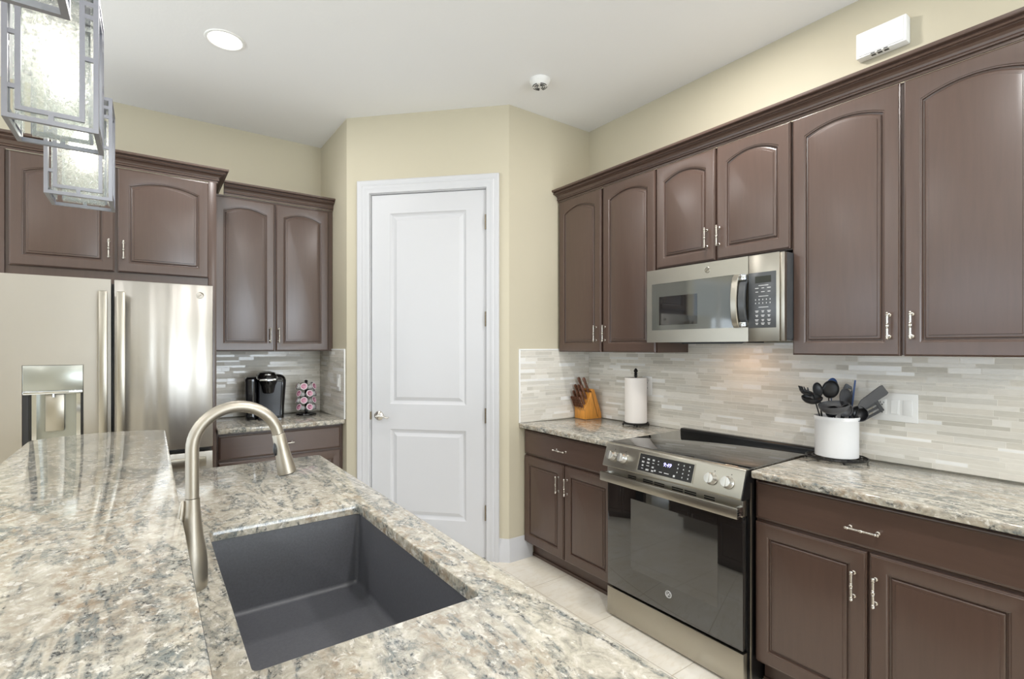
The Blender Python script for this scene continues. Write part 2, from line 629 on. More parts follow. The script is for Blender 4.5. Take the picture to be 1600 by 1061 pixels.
# diagonal wall with the door opening: local x runs B -> C, y into the pantry
DL = math.hypot(XC - XB, YR - YB)
DLOC, DROT = (XB, YB, 0), -PI / 4
D0, D1, DH = 0.182, 0.995, 2.483        # slab
mbw = MB()
mbw.box(0, D0 - 0.02, 0, 0.1, 0, H).box(D1 + 0.02, DL, 0, 0.1, 0, H).box(D0 - 0.02, D1 + 0.02, 0, 0.1, DH + 0.02, H)
tag(obj('wall_pantry_diagonal', mbw, 'wall', loc=DLOC, rotz=DROT), 'beige diagonal wall around the pantry door', 'wall', None, 'structure')


def casing_piece(prof, pts):
    """profile (offset outwards from the opening, thickness) swept round the opening"""
    loops = []
    for (x, z, ox, oz) in pts:
        loops.append([(x + ox * a, -t, z + oz * a) for a, t in prof])
    return MB().loft(loops, True, True)


cprof = [(0.0, 0.0), (0.0, 0.010), (0.004, 0.013), (0.030, 0.014), (0.036, 0.018), (0.048, 0.019), (0.054, 0.015), (0.066, 0.021), (0.082, 0.024), (0.088, 0.020), (0.088, 0.0)]
a0, a1, az = D0 - 0.008, D1 + 0.008, DH + 0.008
mbc = casing_piece(cprof, [(a0, 0, -1, 0), (a0, az, -1, 1), (a1, az, 1, 1), (a1, 0, 1, 0)])
# jamb
mbc.box(D0 - 0.02, D0 - 0.003, 0.0, 0.1, 0, DH + 0.018).box(D1 + 0.003, D1 + 0.02, 0.0, 0.1, 0, DH + 0.018).box(D0 - 0.003, D1 + 0.003, 0.0, 0.1, DH + 0.003, DH + 0.018)
tag(obj('trim_1', mbc, 'white', loc=DLOC, rotz=DROT), 'white moulded casing round the pantry door', 'trim', None, 'structure')


def door_slab(x0, x1, z0, z1, panels, d=0.0, t=0.04):
    """two panel moulded door, front at y = d"""
    mb = MB()
    # sides and back
    mb.add([(x0, d, z0), (x1, d, z0), (x1, d, z1), (x0, d, z1), (x0, d + t, z0), (x1, d + t, z0), (x1, d + t, z1), (x0, d + t, z1)],
           [(4, 5, 6, 7), (0, 1, 5, 4), (1, 2, 6, 5), (2, 3, 7, 6), (3, 0, 4, 7)])
    px0, px1 = panels[0][0], panels[0][1]
    def q(a, b, c, e):
        mb.add([(a, d, c), (b, d, c), (b, d, e), (a, d, e)], [(0, 1, 2, 3)])
    q(x0, px0, z0, z1); q(px1, x1, z0, z1)
    zs = [z0] + [v for p in sorted(panels, key=lambda p: p[2]) for v in (p[2], p[3])] + [z1]
    for i in range(0, len(zs), 2):
        q(px0, px1, zs[i], zs[i + 1])
    for (a, b, c, e) in panels:
        loops = []
        for ins, dep in ((0, 0), (0.003, 0.003), (0.020, 0.0135), (0.024, 0.0145), (0.027, 0.0135), (0.046, 0.0045), (0.049, 0.003)):
            loops.append([(a + ins, d + dep, c + ins), (b - ins, d + dep, c + ins), (b - ins, d + dep, e - ins), (a + ins, d + dep, e - ins)])
        mb.loft(loops, False, True)
    return mb


door = tag(thing('door_1', 'tall white two panel pantry door in the diagonal wall', 'door', DLOC, DROT), kind='structure')
obj('slab', door_slab(D0, D1, 0.012, DH, [(0.316, 0.860, 1.03, 2.352), (0.316, 0.860, 0.245, 0.857)], 0.012), 'white', door, smooth=20)
for z in (2.263, 1.613, 0.966, 0.315):
    hg = MB().box(D1 - 0.002, D1 + 0.006, -0.001, 0.02, z - 0.05, z + 0.05)
    for k in range(5):
        hg.cyl(0.0055, (D1 + 0.002, -0.003, z - 0.05 + k * 0.02), (D1 + 0.002, -0.003, z - 0.05 + k * 0.02 + 0.0185), 10)
    obj('hinge', hg, 'brass', door)
obj('latch_plate', MB().box(D0 - 0.012, D0 - 0.001, -0.001, 0.03, 0.92, 0.975), 'brass', door)
lv = MB()
lx, lz = 0.236, 0.947
lv.lathe([(0.033, 0), (0.033, 0.004), (0.029, 0.009), (0.016, 0.014), (0.011, 0.018), (0.011, 0.045), (0.0, 0.05)], (lx, 0.012, lz), (0, -1, 0), 28)
lv.tube([(lx - 0.004, -0.033, lz + 0.002), (lx + 0.02, -0.036, lz + 0.006), (lx + 0.045, -0.038, lz + 0.004), (lx + 0.068, -0.038, lz - 0.006), (lx + 0.083, -0.037, lz - 0.008), (lx + 0.09, -0.036, lz - 0.001)],
        [0.010, 0.0085, 0.007, 0.0065, 0.006, 0.005], 12, 0.8)
obj('door_handle', lv, 'nickel', door)


def baseboard(name, p0, p1, nrm, label):
    pr = [(0, 0), (0.016, 0), (0.016, 0.098), (0.013, 0.104), (0.013, 0.112), (0.010, 0.118), (0.010, 0.128), (0.006, 0.140), (0.004, 0.150), (0, 0.152)]
    loops = [[(p[0] + nrm[0] * t + mi * t, p[1] + nrm[1] * t + mj * t, z) for t, z in pr] for p, (mi, mj) in ((p0[:2], p0[2]), (p1[:2], p1[2]))]
    return struct(name, MB().loft(loops, True, True), 'white', label)


dd = (1 / math.sqrt(2), -1 / math.sqrt(2))
nd = (-dd[0] * 0 - 1 / math.sqrt(2), -1 / math.sqrt(2))
k45 = math.tan(PI / 8)
e1 = D1 + 0.096
baseboard('baseboard_pantry_diagonal', (XB + dd[0] * e1, YB + dd[1] * e1, (0, 0)), (XC, YR, (dd[0] * k45 * -1 * -1, dd[1] * k45)), nd, 'white moulded baseboard right of the pantry door casing')
baseboard('baseboard_pantry_right', (XC, YR, (-k45, 0)), (2.14, YR, (0, 0)), (0, -1), 'white moulded baseboard beside the dark base cabinet')
baseboard('baseboard_pantry_left', (XB, YB, (0, 0)), (XB + dd[0] * (D0 - 0.1), YB + dd[1] * (D0 - 0.1), (0, 0)), nd, 'short white baseboard left of the pantry door')

# ------------------------------------------------------------------ mosaic backsplash


def mosaic(w, h, seed):
    rnd = random.Random(seed)
    mb = MB()
    g = lin((236, 232, 222))[:3] + (0.9,)
    mb.box(0, w, -0.0080, 0, 0, h, col=g)
    pal = [(218, 213, 201), (211, 206, 194), (224, 219, 208), (205, 200, 188), (231, 227, 218), (215, 211, 201), (221, 215, 203)]
    z = 0.001
    hs = [0.0145, 0.0225, 0.010, 0.0225, 0.0145, 0.0225]
    i = rnd.randrange(6)
    while z < h - 0.004:
        rh = min(hs[i % 6], h - z - 0.001)
        i += 1
        x = -rnd.random() * 0.2
        while x < w:
            L = rnd.choice((0.05, 0.10, 0.10, 0.15, 0.15, 0.20, 0.25))
            a, b = max(x, 0.0005), min(x + L, w - 0.0005)
            if b - a > 0.004:
                c = rnd.choice(pal)
                k = rnd.uniform(-4, 4)
                wh = rnd.random() < 0.10
                if wh:
                    c = (240, 239, 235)
                lc = lin(tuple(max(0, min(255, v + k)) for v in c))[:3] + ((0.1 if rnd.random() < 0.55 else 0.8),)
                mb.box(a, b, -0.0085, -0.0075, z, z + rh, col=lc)
            x += L + 0.0022
        z += rh + 0.0022
    return mb


def backsplash(w, h, seed, loc, rotz, label, edge=None):
    o = tag(obj('tile_backsplash', mosaic(w, h, seed), 'tile', loc=loc, rotz=rotz, smooth=0, attr='tile_colour'), label, 'backsplash')
    e = MB()
    if edge == 'left':
        e.box(-0.012, -0.0005, -0.010, 0, 0, h + 0.010, 0.002)
        e.box(-0.0005, w, -0.010, 0, h + 0.0005, h + 0.010, 0.002)
    elif edge == 'right':
        e.box(w + 0.0005, w + 0.012, -0.010, 0, 0, h + 0.010, 0.002)
        e.box(0, w + 0.0005, -0.010, 0, h + 0.0005, h + 0.010, 0.002)
    if edge:
        obj('edge_strip', e, 'plastic', o)
    return o


CT = 0.914   # counter top height
sp_ = backsplash(YR - 0.002 + 0.3, 0.476, 11, (XR - 0.0005, YR - 0.001, CT + 0.001), R_RIGHT, 'linear glass and stone mosaic backsplash along the range wall')
obj('strip_under_microwave', mosaic(0.736, 0.056, 19), 'tile', sp_, (YR - 0.001 - 1.836, 0, 0.4765), smooth=0, attr='tile_colour')
backsplash(XR - 0.010 - 2.042, 0.487, 23, (2.042, YR - 0.0005, CT + 0.001), 0, 'small mosaic backsplash on the return wall behind the knife block', 'left')
backsplash(XB - 0.010 - 0.346, 0.476, 31, (0.346, YF - 0.0005, CT + 0.001), 0, 'mosaic backsplash behind the coffee maker')
backsplash(YF - 0.010 - 3.535, 0.487, 47, (XB - 0.0005, YF - 0.0095, CT + 0.001), R_RIGHT, 'shaded mosaic strip on the return wall beside the pod carousel', 'right')

# ------------------------------------------------------------------ cabinets


def panel_door(x0, x1, z0, z1, stile=0.052, rail=0.056, rise=0.0, top=None, n=16):
    """raised panel door, front face at y = 0, back at y = 0.02"""
    cx, top = (x0 + x1) / 2, rail if top is None else top

    def loop(ins, y, opening):
        if not opening:
            a, b, c, e = x0 + ins, x1 - ins, z0 + ins, z1 - ins
            r = [(a, y, c), (b, y, c)]
            for k in range(n + 1):
                t = k / n
                r.append((b + (a - b) * t, y, e))
            return r
        a, b, c = x0 + stile + ins, x1 - stile - ins, z0 + rail + ins
        e = z1 - top - rise - ins
        r = [(a, y, c), (b, y, c)]
        for k in range(n + 1):
            t = k / n
            x = b + (a - b) * t
            u = (x - cx) / ((b - a) / 2)
            r.append((x, y, e + rise * (1 - u * u)))
        return r
    L = [loop(0.003, 0.02, False), loop(0, 0.019, False), loop(0, 0.0085, False), loop(0.0012, 0.0060, False), loop(0.0045, 0.0050, False), loop(0.0055, 0.0015, False), loop(0.0075, 0, False),
         loop(-0.004, 0, True), loop(-0.002, 0.0006, True), loop(0.0, 0.0028, True), loop(0.0035, 0.0036, True), loop(0.0045, 0.0100, True), loop(0.0085, 0.0118, True), loop(0.0105, 0.0118, True),
         loop(0.0115, 0.0072, True), loop(0.0150, 0.0050, True), loop(0.0230, 0.0040, True), loop(0.0240, 0.0012, True), loop(0.0260, 0.0008, True)]
    return MB().loft(L, True, True)


def slab_front(x0, x1, z0, z1):
    def lp(i, y):
        return [(x0 + i, y, z0 + i), (x1 - i, y, z0 + i), (x1 - i, y, z1 - i), (x0 + i, y, z1 - i)]
    return MB().loft([lp(0.003, 0.02), lp(0, 0.019), lp(0, 0.0085), lp(0.002, 0.006), (lp(0.006, 0.005)), lp(0.008, 0.002), lp(0.011, 0)], True, True)


def pull(x, z, vertical=True, L=0.108):
    """ringed bar pull standing off the front"""
    mb = MB()
    ax = (0, 0, 1) if vertical else (1, 0, 0)
    prof = [(0.0, 0), (0.0045, 0.001), (0.006, 0.005), (0.0045, 0.009), (0.0062, 0.0105), (0.0062, 0.0135), (0.0042, 0.0155), (0.004, L / 2 - 0.010), (0.0055, L / 2 - 0.008), (0.004, L / 2 - 0.0055), (0.0065, L / 2 - 0.003),
            (0.0065, L / 2 + 0.003), (0.004, L / 2 + 0.0055), (0.0055, L / 2 + 0.008), (0.004, L / 2 + 0.010), (0.0042, L - 0.0155), (0.0062, L - 0.0135), (0.0062, L - 0.0105), (0.0045, L - 0.009), (0.006, L - 0.005), (0.0045, L - 0.001), (0, L)]
    st = (x, -0.026, z - L / 2) if vertical else (x - L / 2, -0.026, z)
    mb.lathe(prof, st, ax, 14)
    for s in (-1, 1):
        o = s * (L / 2 - 0.012)
        p = (x, 0, z + o) if vertical else (x + o, 0, z)
        mb.lathe([(0.007, 0.0), (0.007, 0.003), (0.0042, 0.005), (0.0042, 0.026)], p, (0, -1, 0), 12)
    return mb


def add_front(parent, kind, args, handle=None, rise=0.0, name='door'):
    x0, x1, z0, z1 = args
    mb = panel_door(x0, x1, z0, z1, rise=rise) if kind == 'panel' else slab_front(x0, x1, z0, z1)
    o = obj(name, mb, 'cab' if kind == 'panel' else 'cabx', parent, smooth=17)
    if handle:
        obj('handle', pull(*handle), 'nickel', o)
    return o


def cabinet(label, cat, loc, rotz, w, depth, z0, z1, name, toe=False, sides=0.0):
    t = thing(name, label, cat, loc, rotz)
    b = MB()
    zb = z0
    if toe:
        zb = 0.105
        b.box(0.0, w, 0.085, depth, 0.0, zb)
        b.box(0.0, w, 0.075, 0.085, 0.0, 0.018)
    b.box(0.0, w, 0.021, depth, zb, z1)
    obj('body', b, 'cab', t)
    return t


UZ0, UZ1 = 1.392, 2.45
XU = 2.374      # door plane of the right uppers
UD = XR - 0.001 - XU


def rx(y, Y0):   # world y -> local x in a run whose left end is at Y0
    return Y0 - y


# upper cabinet left of the microwave
Y0 = 2.675
c = cabinet('tall dark arched two door wall cabinet left of the microwave', 'wall cabinet', (XU, Y0, 0), R_RIGHT, Y0 - 1.838, UD, UZ0, UZ1, 'wall_cabinet')
add_front(c, 'panel', (rx(2.664, Y0), rx(2.263, Y0), UZ0 + 0.002, UZ1 - 0.002), (rx(2.301, Y0), 1.511), 0.037)
add_front(c, 'panel', (rx(2.245, Y0), rx(1.843, Y0), UZ0 + 0.002, UZ1 - 0.002), (rx(2.236, Y0) + 0.012, 1.511), 0.037)
# upper cabinet over the microwave
Y0 = 1.837
c = cabinet('short dark arched two door wall cabinet above the microwave', 'wall cabinet', (XU, Y0, 0), R_RIGHT, Y0 - 1.098, UD, 1.868, UZ1, 'wall_cabinet')
add_front(c, 'panel', (rx(1.833, Y0), rx(1.470, Y0), 1.872, UZ1 - 0.002), (rx(1.512, Y0), 1.989), 0.037)
add_front(c, 'panel', (rx(1.460, Y0), rx(1.101, Y0), 1.872, UZ1 - 0.002), (rx(1.445, Y0), 1.989), 0.037)
# upper cabinet right of the microwave
Y0 = 1.097
c = cabinet('large dark arched two door wall cabinet right of the microwave', 'wall cabinet', (XU, Y0, 0), R_RIGHT, Y0 - 0.284, UD, UZ0, UZ1, 'wall_cabinet')
add_front(c, 'panel', (rx(1.091, Y0), rx(0.695, Y0), UZ0 - 0.003, UZ1 - 0.002), (rx(0.729, Y0), 1.507), 0.034)
add_front(c, 'panel', (rx(0.684, Y0), rx(0.288, Y0), UZ0 - 0.003, UZ1 - 0.002), (rx(0.657, Y0), 1.507), 0.034)

CR = [(0.0, 2.4505), (0.006, 2.4505), (0.006, 2.459), (0.003, 2.461), (0.003, 2.463), (0.012, 2.464), (0.014, 2.469), (0.012, 2.474), (0.010, 2.476), (0.013, 2.484), (0.020, 2.492), (0.031, 2.497), (0.036, 2.498), (0.036, 2.501), (0.046, 2.502), (0.049, 2.507), (0.046, 2.512), (0.043, 2.513), (0.043, 2.515), (0.060, 2.517), (0.062, 2.521), (0.062, 2.530), (0.0, 2.530)]


def crown(path, closed_back):
    """profile swept along a plan polyline; left side of travel is outside"""
    loops = []
    n = len(path)
    for i, p in enumerate(path):
        p = Vector(p)
        d0 = (p - Vector(path[i - 1])).normalized() if i else None
        d1 = (Vector(path[i + 1]) - p).normalized() if i < n - 1 else None
        n0 = Vector((-d0.y, d0.x)) if d0 else None
        n1 = Vector((-d1.y, d1.x)) if d1 else None
        if n0 and n1:
            m = (n0 + n1).normalized()
            m = m / m.dot(n0)
        else:
            m = n0 or n1
        loops.append([(p.x + m.x * a, p.y + m.y * a, z) for a, z in CR])
    mb = MB().loft(loops, True, True)
    return mb


wobj('crown_moulding', crown([(XU + 0.012, 0.284), (XU + 0.012, YR - 0.001)], True), 'cabx', 'long dark crown moulding on top of the range wall cabinets', 'crown moulding', smooth=20)

# base cabinets on the range wall
XBF = 2.074
BD = XR - 0.001 - XBF
Y0 = 2.680
c = cabinet('dark base cabinet with drawer and two doors left of the range', 'base cabinet', (XBF, Y0, 0), R_RIGHT, Y0 - 1.873, BD, 0, 0.882, 'base_cabinet', True)
add_front(c, 'slab', (rx(2.676, Y0), rx(1.886, Y0), 0.710, 0.866), (rx(2.305, Y0), 0.786, False), name='drawer')
add_front(c, 'panel', (rx(2.678, Y0), rx(2.287, Y0), 0.117, 0.697), (rx(2.349, Y0) + 0.02, 0.575), 0)
add_front(c, 'panel', (rx(2.279, Y0), rx(1.886, Y0), 0.117, 0.697), (rx(2.279, Y0) + 0.028, 0.575), 0)
Y0 = 1.104
c = cabinet('dark base cabinet with drawer and two doors right of the range', 'base cabinet', (XBF, Y0, 0), R_RIGHT, Y0 - 0.286, BD, 0, 0.882, 'base_cabinet', True)
add_front(c, 'slab', (rx(1.101, Y0), rx(0.290, Y0), 0.710, 0.866), (rx(0.711, Y0), 0.7755, False), name='drawer')
add_front(c, 'panel', (rx(1.102, Y0), rx(0.704, Y0), 0.117, 0.697), (rx(0.742, Y0), 0.572), 0)
add_front(c, 'panel', (rx(0.696, Y0), rx(0.290, Y0), 0.117, 0.697), (rx(0.676, Y0), 0.572), 0)

# granite counters on the range wall
XCF = 2.033
wobj('countertop', MB().box(XCF, XR - 0.001, 1.872, YR - 0.001, 0.8835, CT, 0.006, 3), 'granite_wall', 'speckled granite countertop left of the range under the knife block', 'countertop')
wobj('countertop', MB().box(XCF, XR - 0.001, 0.27, 1.0975, 0.8835, CT, 0.006, 3), 'granite_wall', 'speckled granite countertop right of the range under the utensil crock', 'countertop')

# ---- refrigerator wall cabinets
YU = 3.808
c = cabinet('dark arched two door wall cabinet above the coffee maker', 'wall cabinet', (0.347, YU, 0), 0, 1.133 - 0.347, YF - 0.001 - YU, 1.396, UZ1, 'wall_cabinet')
add_front(c, 'panel', (0.010, 0.378, 1.398, UZ1 - 0.014), (0.348, 1.508), 0.034)
add_front(c, 'panel', (0.387, 0.752, 1.398, UZ1 - 0.014), (0.404, 1.508), 0.034)
YFC = 3.575
t = thing('refrigerator_cabinet', 'dark deep two door cabinet with full height side panel around the refrigerator', 'cabinet', (-0.155, YFC, 0), 0)
b = MB().box(-0.455, 0.455, 0.021, YF - 0.001 - YFC, 1.782, UZ1)
obj('body', b, 'cab', t)
obj('side_panel', MB().box(0.456, 0.499, 0.005, YF - 0.001 - YFC, 0, UZ1, 0.001), 'cab', t)
obj('side_panel', MB().box(-0.499, -0.456, 0.005, YF - 0.001 - YFC, 0, UZ1, 0.001), 'cab', t)
add_front(t, 'panel', (-0.440, -0.006, 1.852, UZ1 - 0.006), (-0.031, 1.977), 0.036)
add_front(t, 'panel', (0.008, 0.457, 1.852, UZ1 - 0.006), (0.036, 1.977), 0.036)
wobj('crown_moulding', crown([(-0.654, YF - 0.002), (-0.654, YFC + 0.012), (0.345, YFC + 0.012), (0.345, YF - 0.002)][::-1], True), 'cabx', 'stepped dark crown moulding on the refrigerator cabinet', 'crown moulding', smooth=20)
wobj('crown_moulding', crown([(XB - 0.001, YU + 0.012), (0.409, YU + 0.012)], True), 'cabx', 'dark crown moulding above the coffee maker cabinet', 'crown moulding', smooth=20)

YLB = 3.567
c = cabinet('dark base cabinet under the coffee maker counter', 'base cabinet', (0.346, YLB, 0), 0, XB - 0.002 - 0.346, YF - 0.001 - YLB, 0, 0.882, 'base_cabinet', True)
add_front(c, 'slab', (0.008, 0.768, 0.712, 0.866), (0.400, 0.786, False), name='drawer')
add_front(c, 'panel', (0.008, 0.385, 0.117, 0.698), (0.355, 0.575), 0)
add_front(c, 'panel', (0.392, 0.768, 0.117, 0.698), (0.422, 0.575), 0)
wobj('countertop', MB().box(0.346, XB - 0.001, 3.527, YF - 0.001, 0.8835, CT, 0.006, 3), 'granite_wall', 'speckled granite countertop under the coffee maker', 'countertop')


def emblem(parent, x, y, z, r, m='chrome', name='emblem'):
    """round badge: double ring with two looped script letters"""
    mb = MB()
    def ring(rad, th):
        mb.tube([(x + rad * math.cos(2 * PI * k / 28), y, z + rad * math.sin(2 * PI * k / 28)) for k in range(28)], th, 6, closed=True)
    ring(r, r * 0.10)
    ring(r * 0.80, r * 0.05)
    def path(pts, th=0.075):
        mb.tube([(x + px * r, y, z + pz * r) for px, pz in pts], r * th, 6)
    g = [(-0.10, 0.28), (-0.20, 0.45), (-0.42, 0.36), (-0.52, 0.05), (-0.45, -0.22), (-0.25, -0.22), (-0.10, 0.02), (-0.05, 0.14), (-0.06, -0.20), (-0.18, -0.50), (-0.38, -0.52), (-0.46, -0.36), (-0.20, -0.18), (0.05, -0.02)]
    e = [(0.08, 0.0), (0.30, 0.12), (0.42, 0.32), (0.32, 0.46), (0.16, 0.34), (0.10, 0.05), (0.16, -0.24), (0.34, -0.30), (0.54, -0.10)]
    path(g); path(e)
    return obj(name, mb, m, parent)


# ------------------------------------------------------------------ refrigerator
FY = 3.24
fr = thing('refrigerator', 'stainless french door refrigerator with a water dispenser in the left door', 'refrigerator', (-0.153, FY, 0), 0)
obj('body', MB().box(-0.447, 0.447, 0.075, 0.86, 0.02, 1.755, 0.004), 'dark_grey', fr)
dl = MB()
# left door with the dispenser recess
lx0, lx1, z0, z1 = -0.447, -0.007, 0.866, 1.77
rx0, rx1, rz0, rz1 = -0.340, -0.115, 0.93, 1.337
for a, b_, c_, e in ((lx0, rx0, z0, z1), (rx1, lx1, z0, z1), (rx0, rx1, z0, rz0), (rx0, rx1, rz1, z1)):
    dl.box(a, b_, 0.0, 0.055, c_, e)
dl.box(lx0, lx1, 0.055, 0.07, z0, z1)
ld = obj('left_door', dl, 'fridge_flat', fr)
rd = obj('right_door', MB().box(0.006, 0.447, 0.0, 0.07, 0.866, 1.77, 0.004), 'fridge', fr)
fz = obj('freezer_drawer', MB().box(-0.447, 0.447, 0.0, 0.07, 0.10, 0.843, 0.004), 'fridge', fr)
obj('toe_grille', MB().box(-0.44, 0.44, 0.03, 0.07, 0.01, 0.095), 'black', fr)


def flat_handle(x0, x1):
    mb = MB().box(x0, x1, -0.062, -0.044, 0.92, 1.706, 0.004)
    mb.box(x0 + 0.004, x1 - 0.004, -0.046, 0.001, 0.93, 0.96, 0.002).box(x0 + 0.004, x1 - 0.004, -0.046, 0.001, 1.665, 1.70, 0.002)
    return mb


obj('handle', flat_handle(-0.053, -0.018), 'steel', ld)
obj('handle', flat_handle(0.018, 0.054), 'steel', rd)
obj('handle', MB().box(-0.40, 0.410, -0.060, -0.042, 0.772, 0.822, 0.004).box(-0.395, -0.36, -0.044, 0.001, 0.78, 0.814).box(0.365, 0.405, -0.044, 0.001, 0.78, 0.814), 'steel', fz)
ds = obj('dispenser', MB().box(rx0 + 0.001, rx1 - 0.001, -0.002, 0.045, 1.212, rz1 - 0.001, 0.003).box(rx0 + 0.001, rx1 - 0.001, 0.050, 0.054, rz0 + 0.001, 1.211), 'disp', ld)
obj('chrome_rail', MB().box(rx0 + 0.002, rx1 - 0.002, -0.006, 0.03, 1.196, 1.212, 0.003), 'chrome', ds)
obj('spout', MB().cyl(0.006, (-0.228, 0.012, 1.18), (-0.228, 0.012, 1.1959), 12), 'chrome', ds)
obj('paddle', MB().box(-0.262, -0.190, 0.030, 0.040, 1.012, 1.192, 0.003), 'steel', ds)
for xa, xb_, mt in ((rx0 + 0.001, rx0 + 0.022, 'dark_grey'), (rx0 + 0.0225, rx0 + 0.033, 'black'), (rx0 + 0.0335, rx0 + 0.050, 'chrome'), (rx1 - 0.028, rx1 - 0.012, 'chrome'), (rx1 - 0.0115, rx1 - 0.001, 'black')):
    obj('side_rail', MB().box(xa, xb_, 0.006, 0.049, rz0 + 0.001, 1.195), mt, ds)
emblem(rd, 0.385, -0.0015, 1.712, 0.017, 'steel')

# ------------------------------------------------------------------ range
RX = 2.003
rg = thing('range', 'stainless slide in electric range with black oven glass', 'range', (RX, 1.866, 0), R_RIGHT)
obj('body', MB().box(0.004, 0.755, 0.034, 0.675, 0.0, 0.7935).box(0.004, 0.755, 0.062, 0.675, 0.7935, 0.905), 'black', rg)
obj('cooktop', MB().box(0.0, 0.7605, 0.036, 0.640, 0.9055, 0.9185, 0.002), 'cooktop', rg)
obj('rear_vent', MB().prism([(0.641, 0.9055), (0.641, 0.926), (0.647, 0.932), (0.680, 0.932), (0.680, 0.9055)], 'x', 0.002, 0.758, 0.002), 'black', rg)
pf = [(0.060, 0.917), (0.012, 0.917), (0.006, 0.910), (-0.031, 0.803), (-0.029, 0.797), (0.060, 0.795)]
pn = obj('control_panel', MB().prism(pf, 'x', 0.0, 0.760, 0.0015), 'steel', rg)
obj('end_cap', MB().prism([(p[0] + 0.004, p[1] - 0.002) for p in pf], 'x', 0.7602, 0.7635), 'black', pn)
# sloped frame of the panel
sd = Vector((0, 0.037, 0.107)).normalized()
sn = Vector((0, -sd.z, sd.y))
P0 = Vector((0, -0.031, 0.803))


def slope_box(mb, x0, x1, s0, s1, n0, n1):
    v = []
    for x in (x0, x1):
        for s_ in (s0, s1):
            for nn in (n0, n1):
                v.append(P0 + Vector((x, 0, 0)) + sd * s_ + sn * nn)
    return mb.add(v, [(0, 1, 3, 2), (4, 6, 7, 5), (0, 4, 5, 1), (2, 3, 7, 6), (0, 2, 6, 4), (1, 5, 7, 3)])


dp = obj('display', slope_box(MB(), 0.229, 0.530, 0.015, 0.098, -0.001, 0.0012), 'panel_black', pn)
obj('display_bezel', slope_box(slope_box(slope_box(slope_box(MB(), 0.224, 0.229, 0.011, 0.102, -0.001, 0.002), 0.530, 0.535, 0.011, 0.102, -0.001, 0.002), 0.229, 0.530, 0.011, 0.015, -0.001, 0.002), 0.229, 0.530, 0.098, 0.102, -0.001, 0.002), 'steel', pn)
rk = random.Random(3)


def touch_key(x, s_, w, lines=1, hgt=0.0028):
    kp = MB()
    for l in range(lines):
        slope_box(kp, x - w, x + w, s_ - l * 0.0045, s_ - l * 0.0045 + hgt, 0.001, 0.0016)
    if lines > 1:   # one key print: the two lines share a thin bracket
        slope_box(kp, x - 0.0006, x + 0.0006, s_ - 0.0045, s_ + hgt, 0.001, 0.0014)
    obj('touch_key', kp, 'key', dp)


for r in range(4):
    for q in range(3):
        touch_key(0.252 + q * 0.030 + 0.001 * r, 0.078 - r * 0.017, rk.uniform(0.005, 0.009), 2 if (r + q) % 3 else 1)
for r in range(4):
    for q in range(3):
        if not (r == 3 and q == 0):
            touch_key(0.449 + q * 0.030, 0.080 - r * 0.018, 0.0022, 1, 0.006)
for x, s_, w, hg in ((0.362, 0.028, 0.008, 0.0035), (0.395, 0.028, 0.013, 0.0035), (0.340, 0.075, 0.003, 0.004), (0.342, 0.060, 0.003, 0.004), (0.437, 0.022, 0.005, 0.009), (0.330, 0.026, 0.004, 0.008)):
    touch_key(x, s_, w, 1, hg)
dpos = P0 + Vector((0.391, 0, 0)) + sd * 0.068 + sn * 0.0016
text_mesh('9:49', 0.026, 'digit', dp, dpos, (math.atan2(sd.z, sd.y), 0, 0), 'clock_digits', 0.0002, 0.12)
for x in (0.058, 0.130, 0.622, 0.698):
    base = P0 + Vector((x, 0, 0)) + sd * 0.054
    k = obj('knob', MB().lathe([(0.0, 0), (0.025, 0.0), (0.0265, 0.004), (0.0265, 0.008), (0.0245, 0.011), (0.0225, 0.028), (0.0205, 0.032), (0.0, 0.033)], base, sn, 32), 'knob', pn)
    g = MB()
    v = []
    for dx in (-0.005, 0.005):
        for s_ in (-0.021, 0.021):
            for nn in (0.022, 0.037):
                v.append(base + Vector((dx, 0, 0)) + sd * s_ + sn * nn)
    g.add(v, [(0, 1, 3, 2), (4, 6, 7, 5), (0, 4, 5, 1), (2, 3, 7, 6), (0, 2, 6, 4), (1, 5, 7, 3)])
    obj('grip', g, 'knob', k)
    mk = MB()
    slope_box(mk, x + 0.005, x + 0.009, 0.088, 0.092, -0.0005, 0.0008)
    obj('dial_mark', mk, 'black', pn)
# oven door
od = obj('oven_door', MB().box(0.008, 0.752, 0.0, 0.032, 0.166, 0.720, 0.002), 'dark_glass', rg)
tb = obj('door_top_band', MB().box(0.008, 0.752, -0.002, 0.032, 0.7205, 0.788, 0.002), 'steel', od)
for x0_, x1_ in ((0.150, 0.200), (0.245, 0.302), (0.312, 0.369), (0.412, 0.470), (0.480, 0.538), (0.578, 0.628)):
    for z in (0.758, 0.768):
        obj('vent_slot', MB().box(x0_, x1_, -0.004, -0.0015, z, z + 0.0055), 'black', tb)
hd = MB().box(0.0, 0.756, -0.052, -0.036, 0.722, 0.768, 0.003)
obj('handle', hd, 'steel', od)
for xa in (0.002, 0.738):
    obj('handle_bracket', MB().box(xa, xa + 0.016, -0.037, -0.001, 0.728, 0.766, 0.002), 'chrome', od)
gr = MB()
for k in range(4):
    gr.box(0.757, 0.7585, -0.050, -0.038, 0.726 + k * 0.0095, 0.732 + k * 0.0095)
obj('end_slots', gr, 'black', od)
obj('inner_window', MB().box(0.165, 0.640, -0.0006, 0.0, 0.300, 0.655), mat('oven_window_glass', (50, 49, 47), 0.04, 0, 0.5, 2.0), od)
emblem(od, 0.391, -0.0015, 0.259, 0.016, 'key')
dw = obj('storage_drawer', MB().box(0.006, 0.754, 0.0, 0.032, 0.012, 0.154, 0.002), 'steel', rg)
obj('side_strip', MB().box(0.7625, 0.766, 0.036, 0.045, 0.01, 0.86), 'steel', rg)

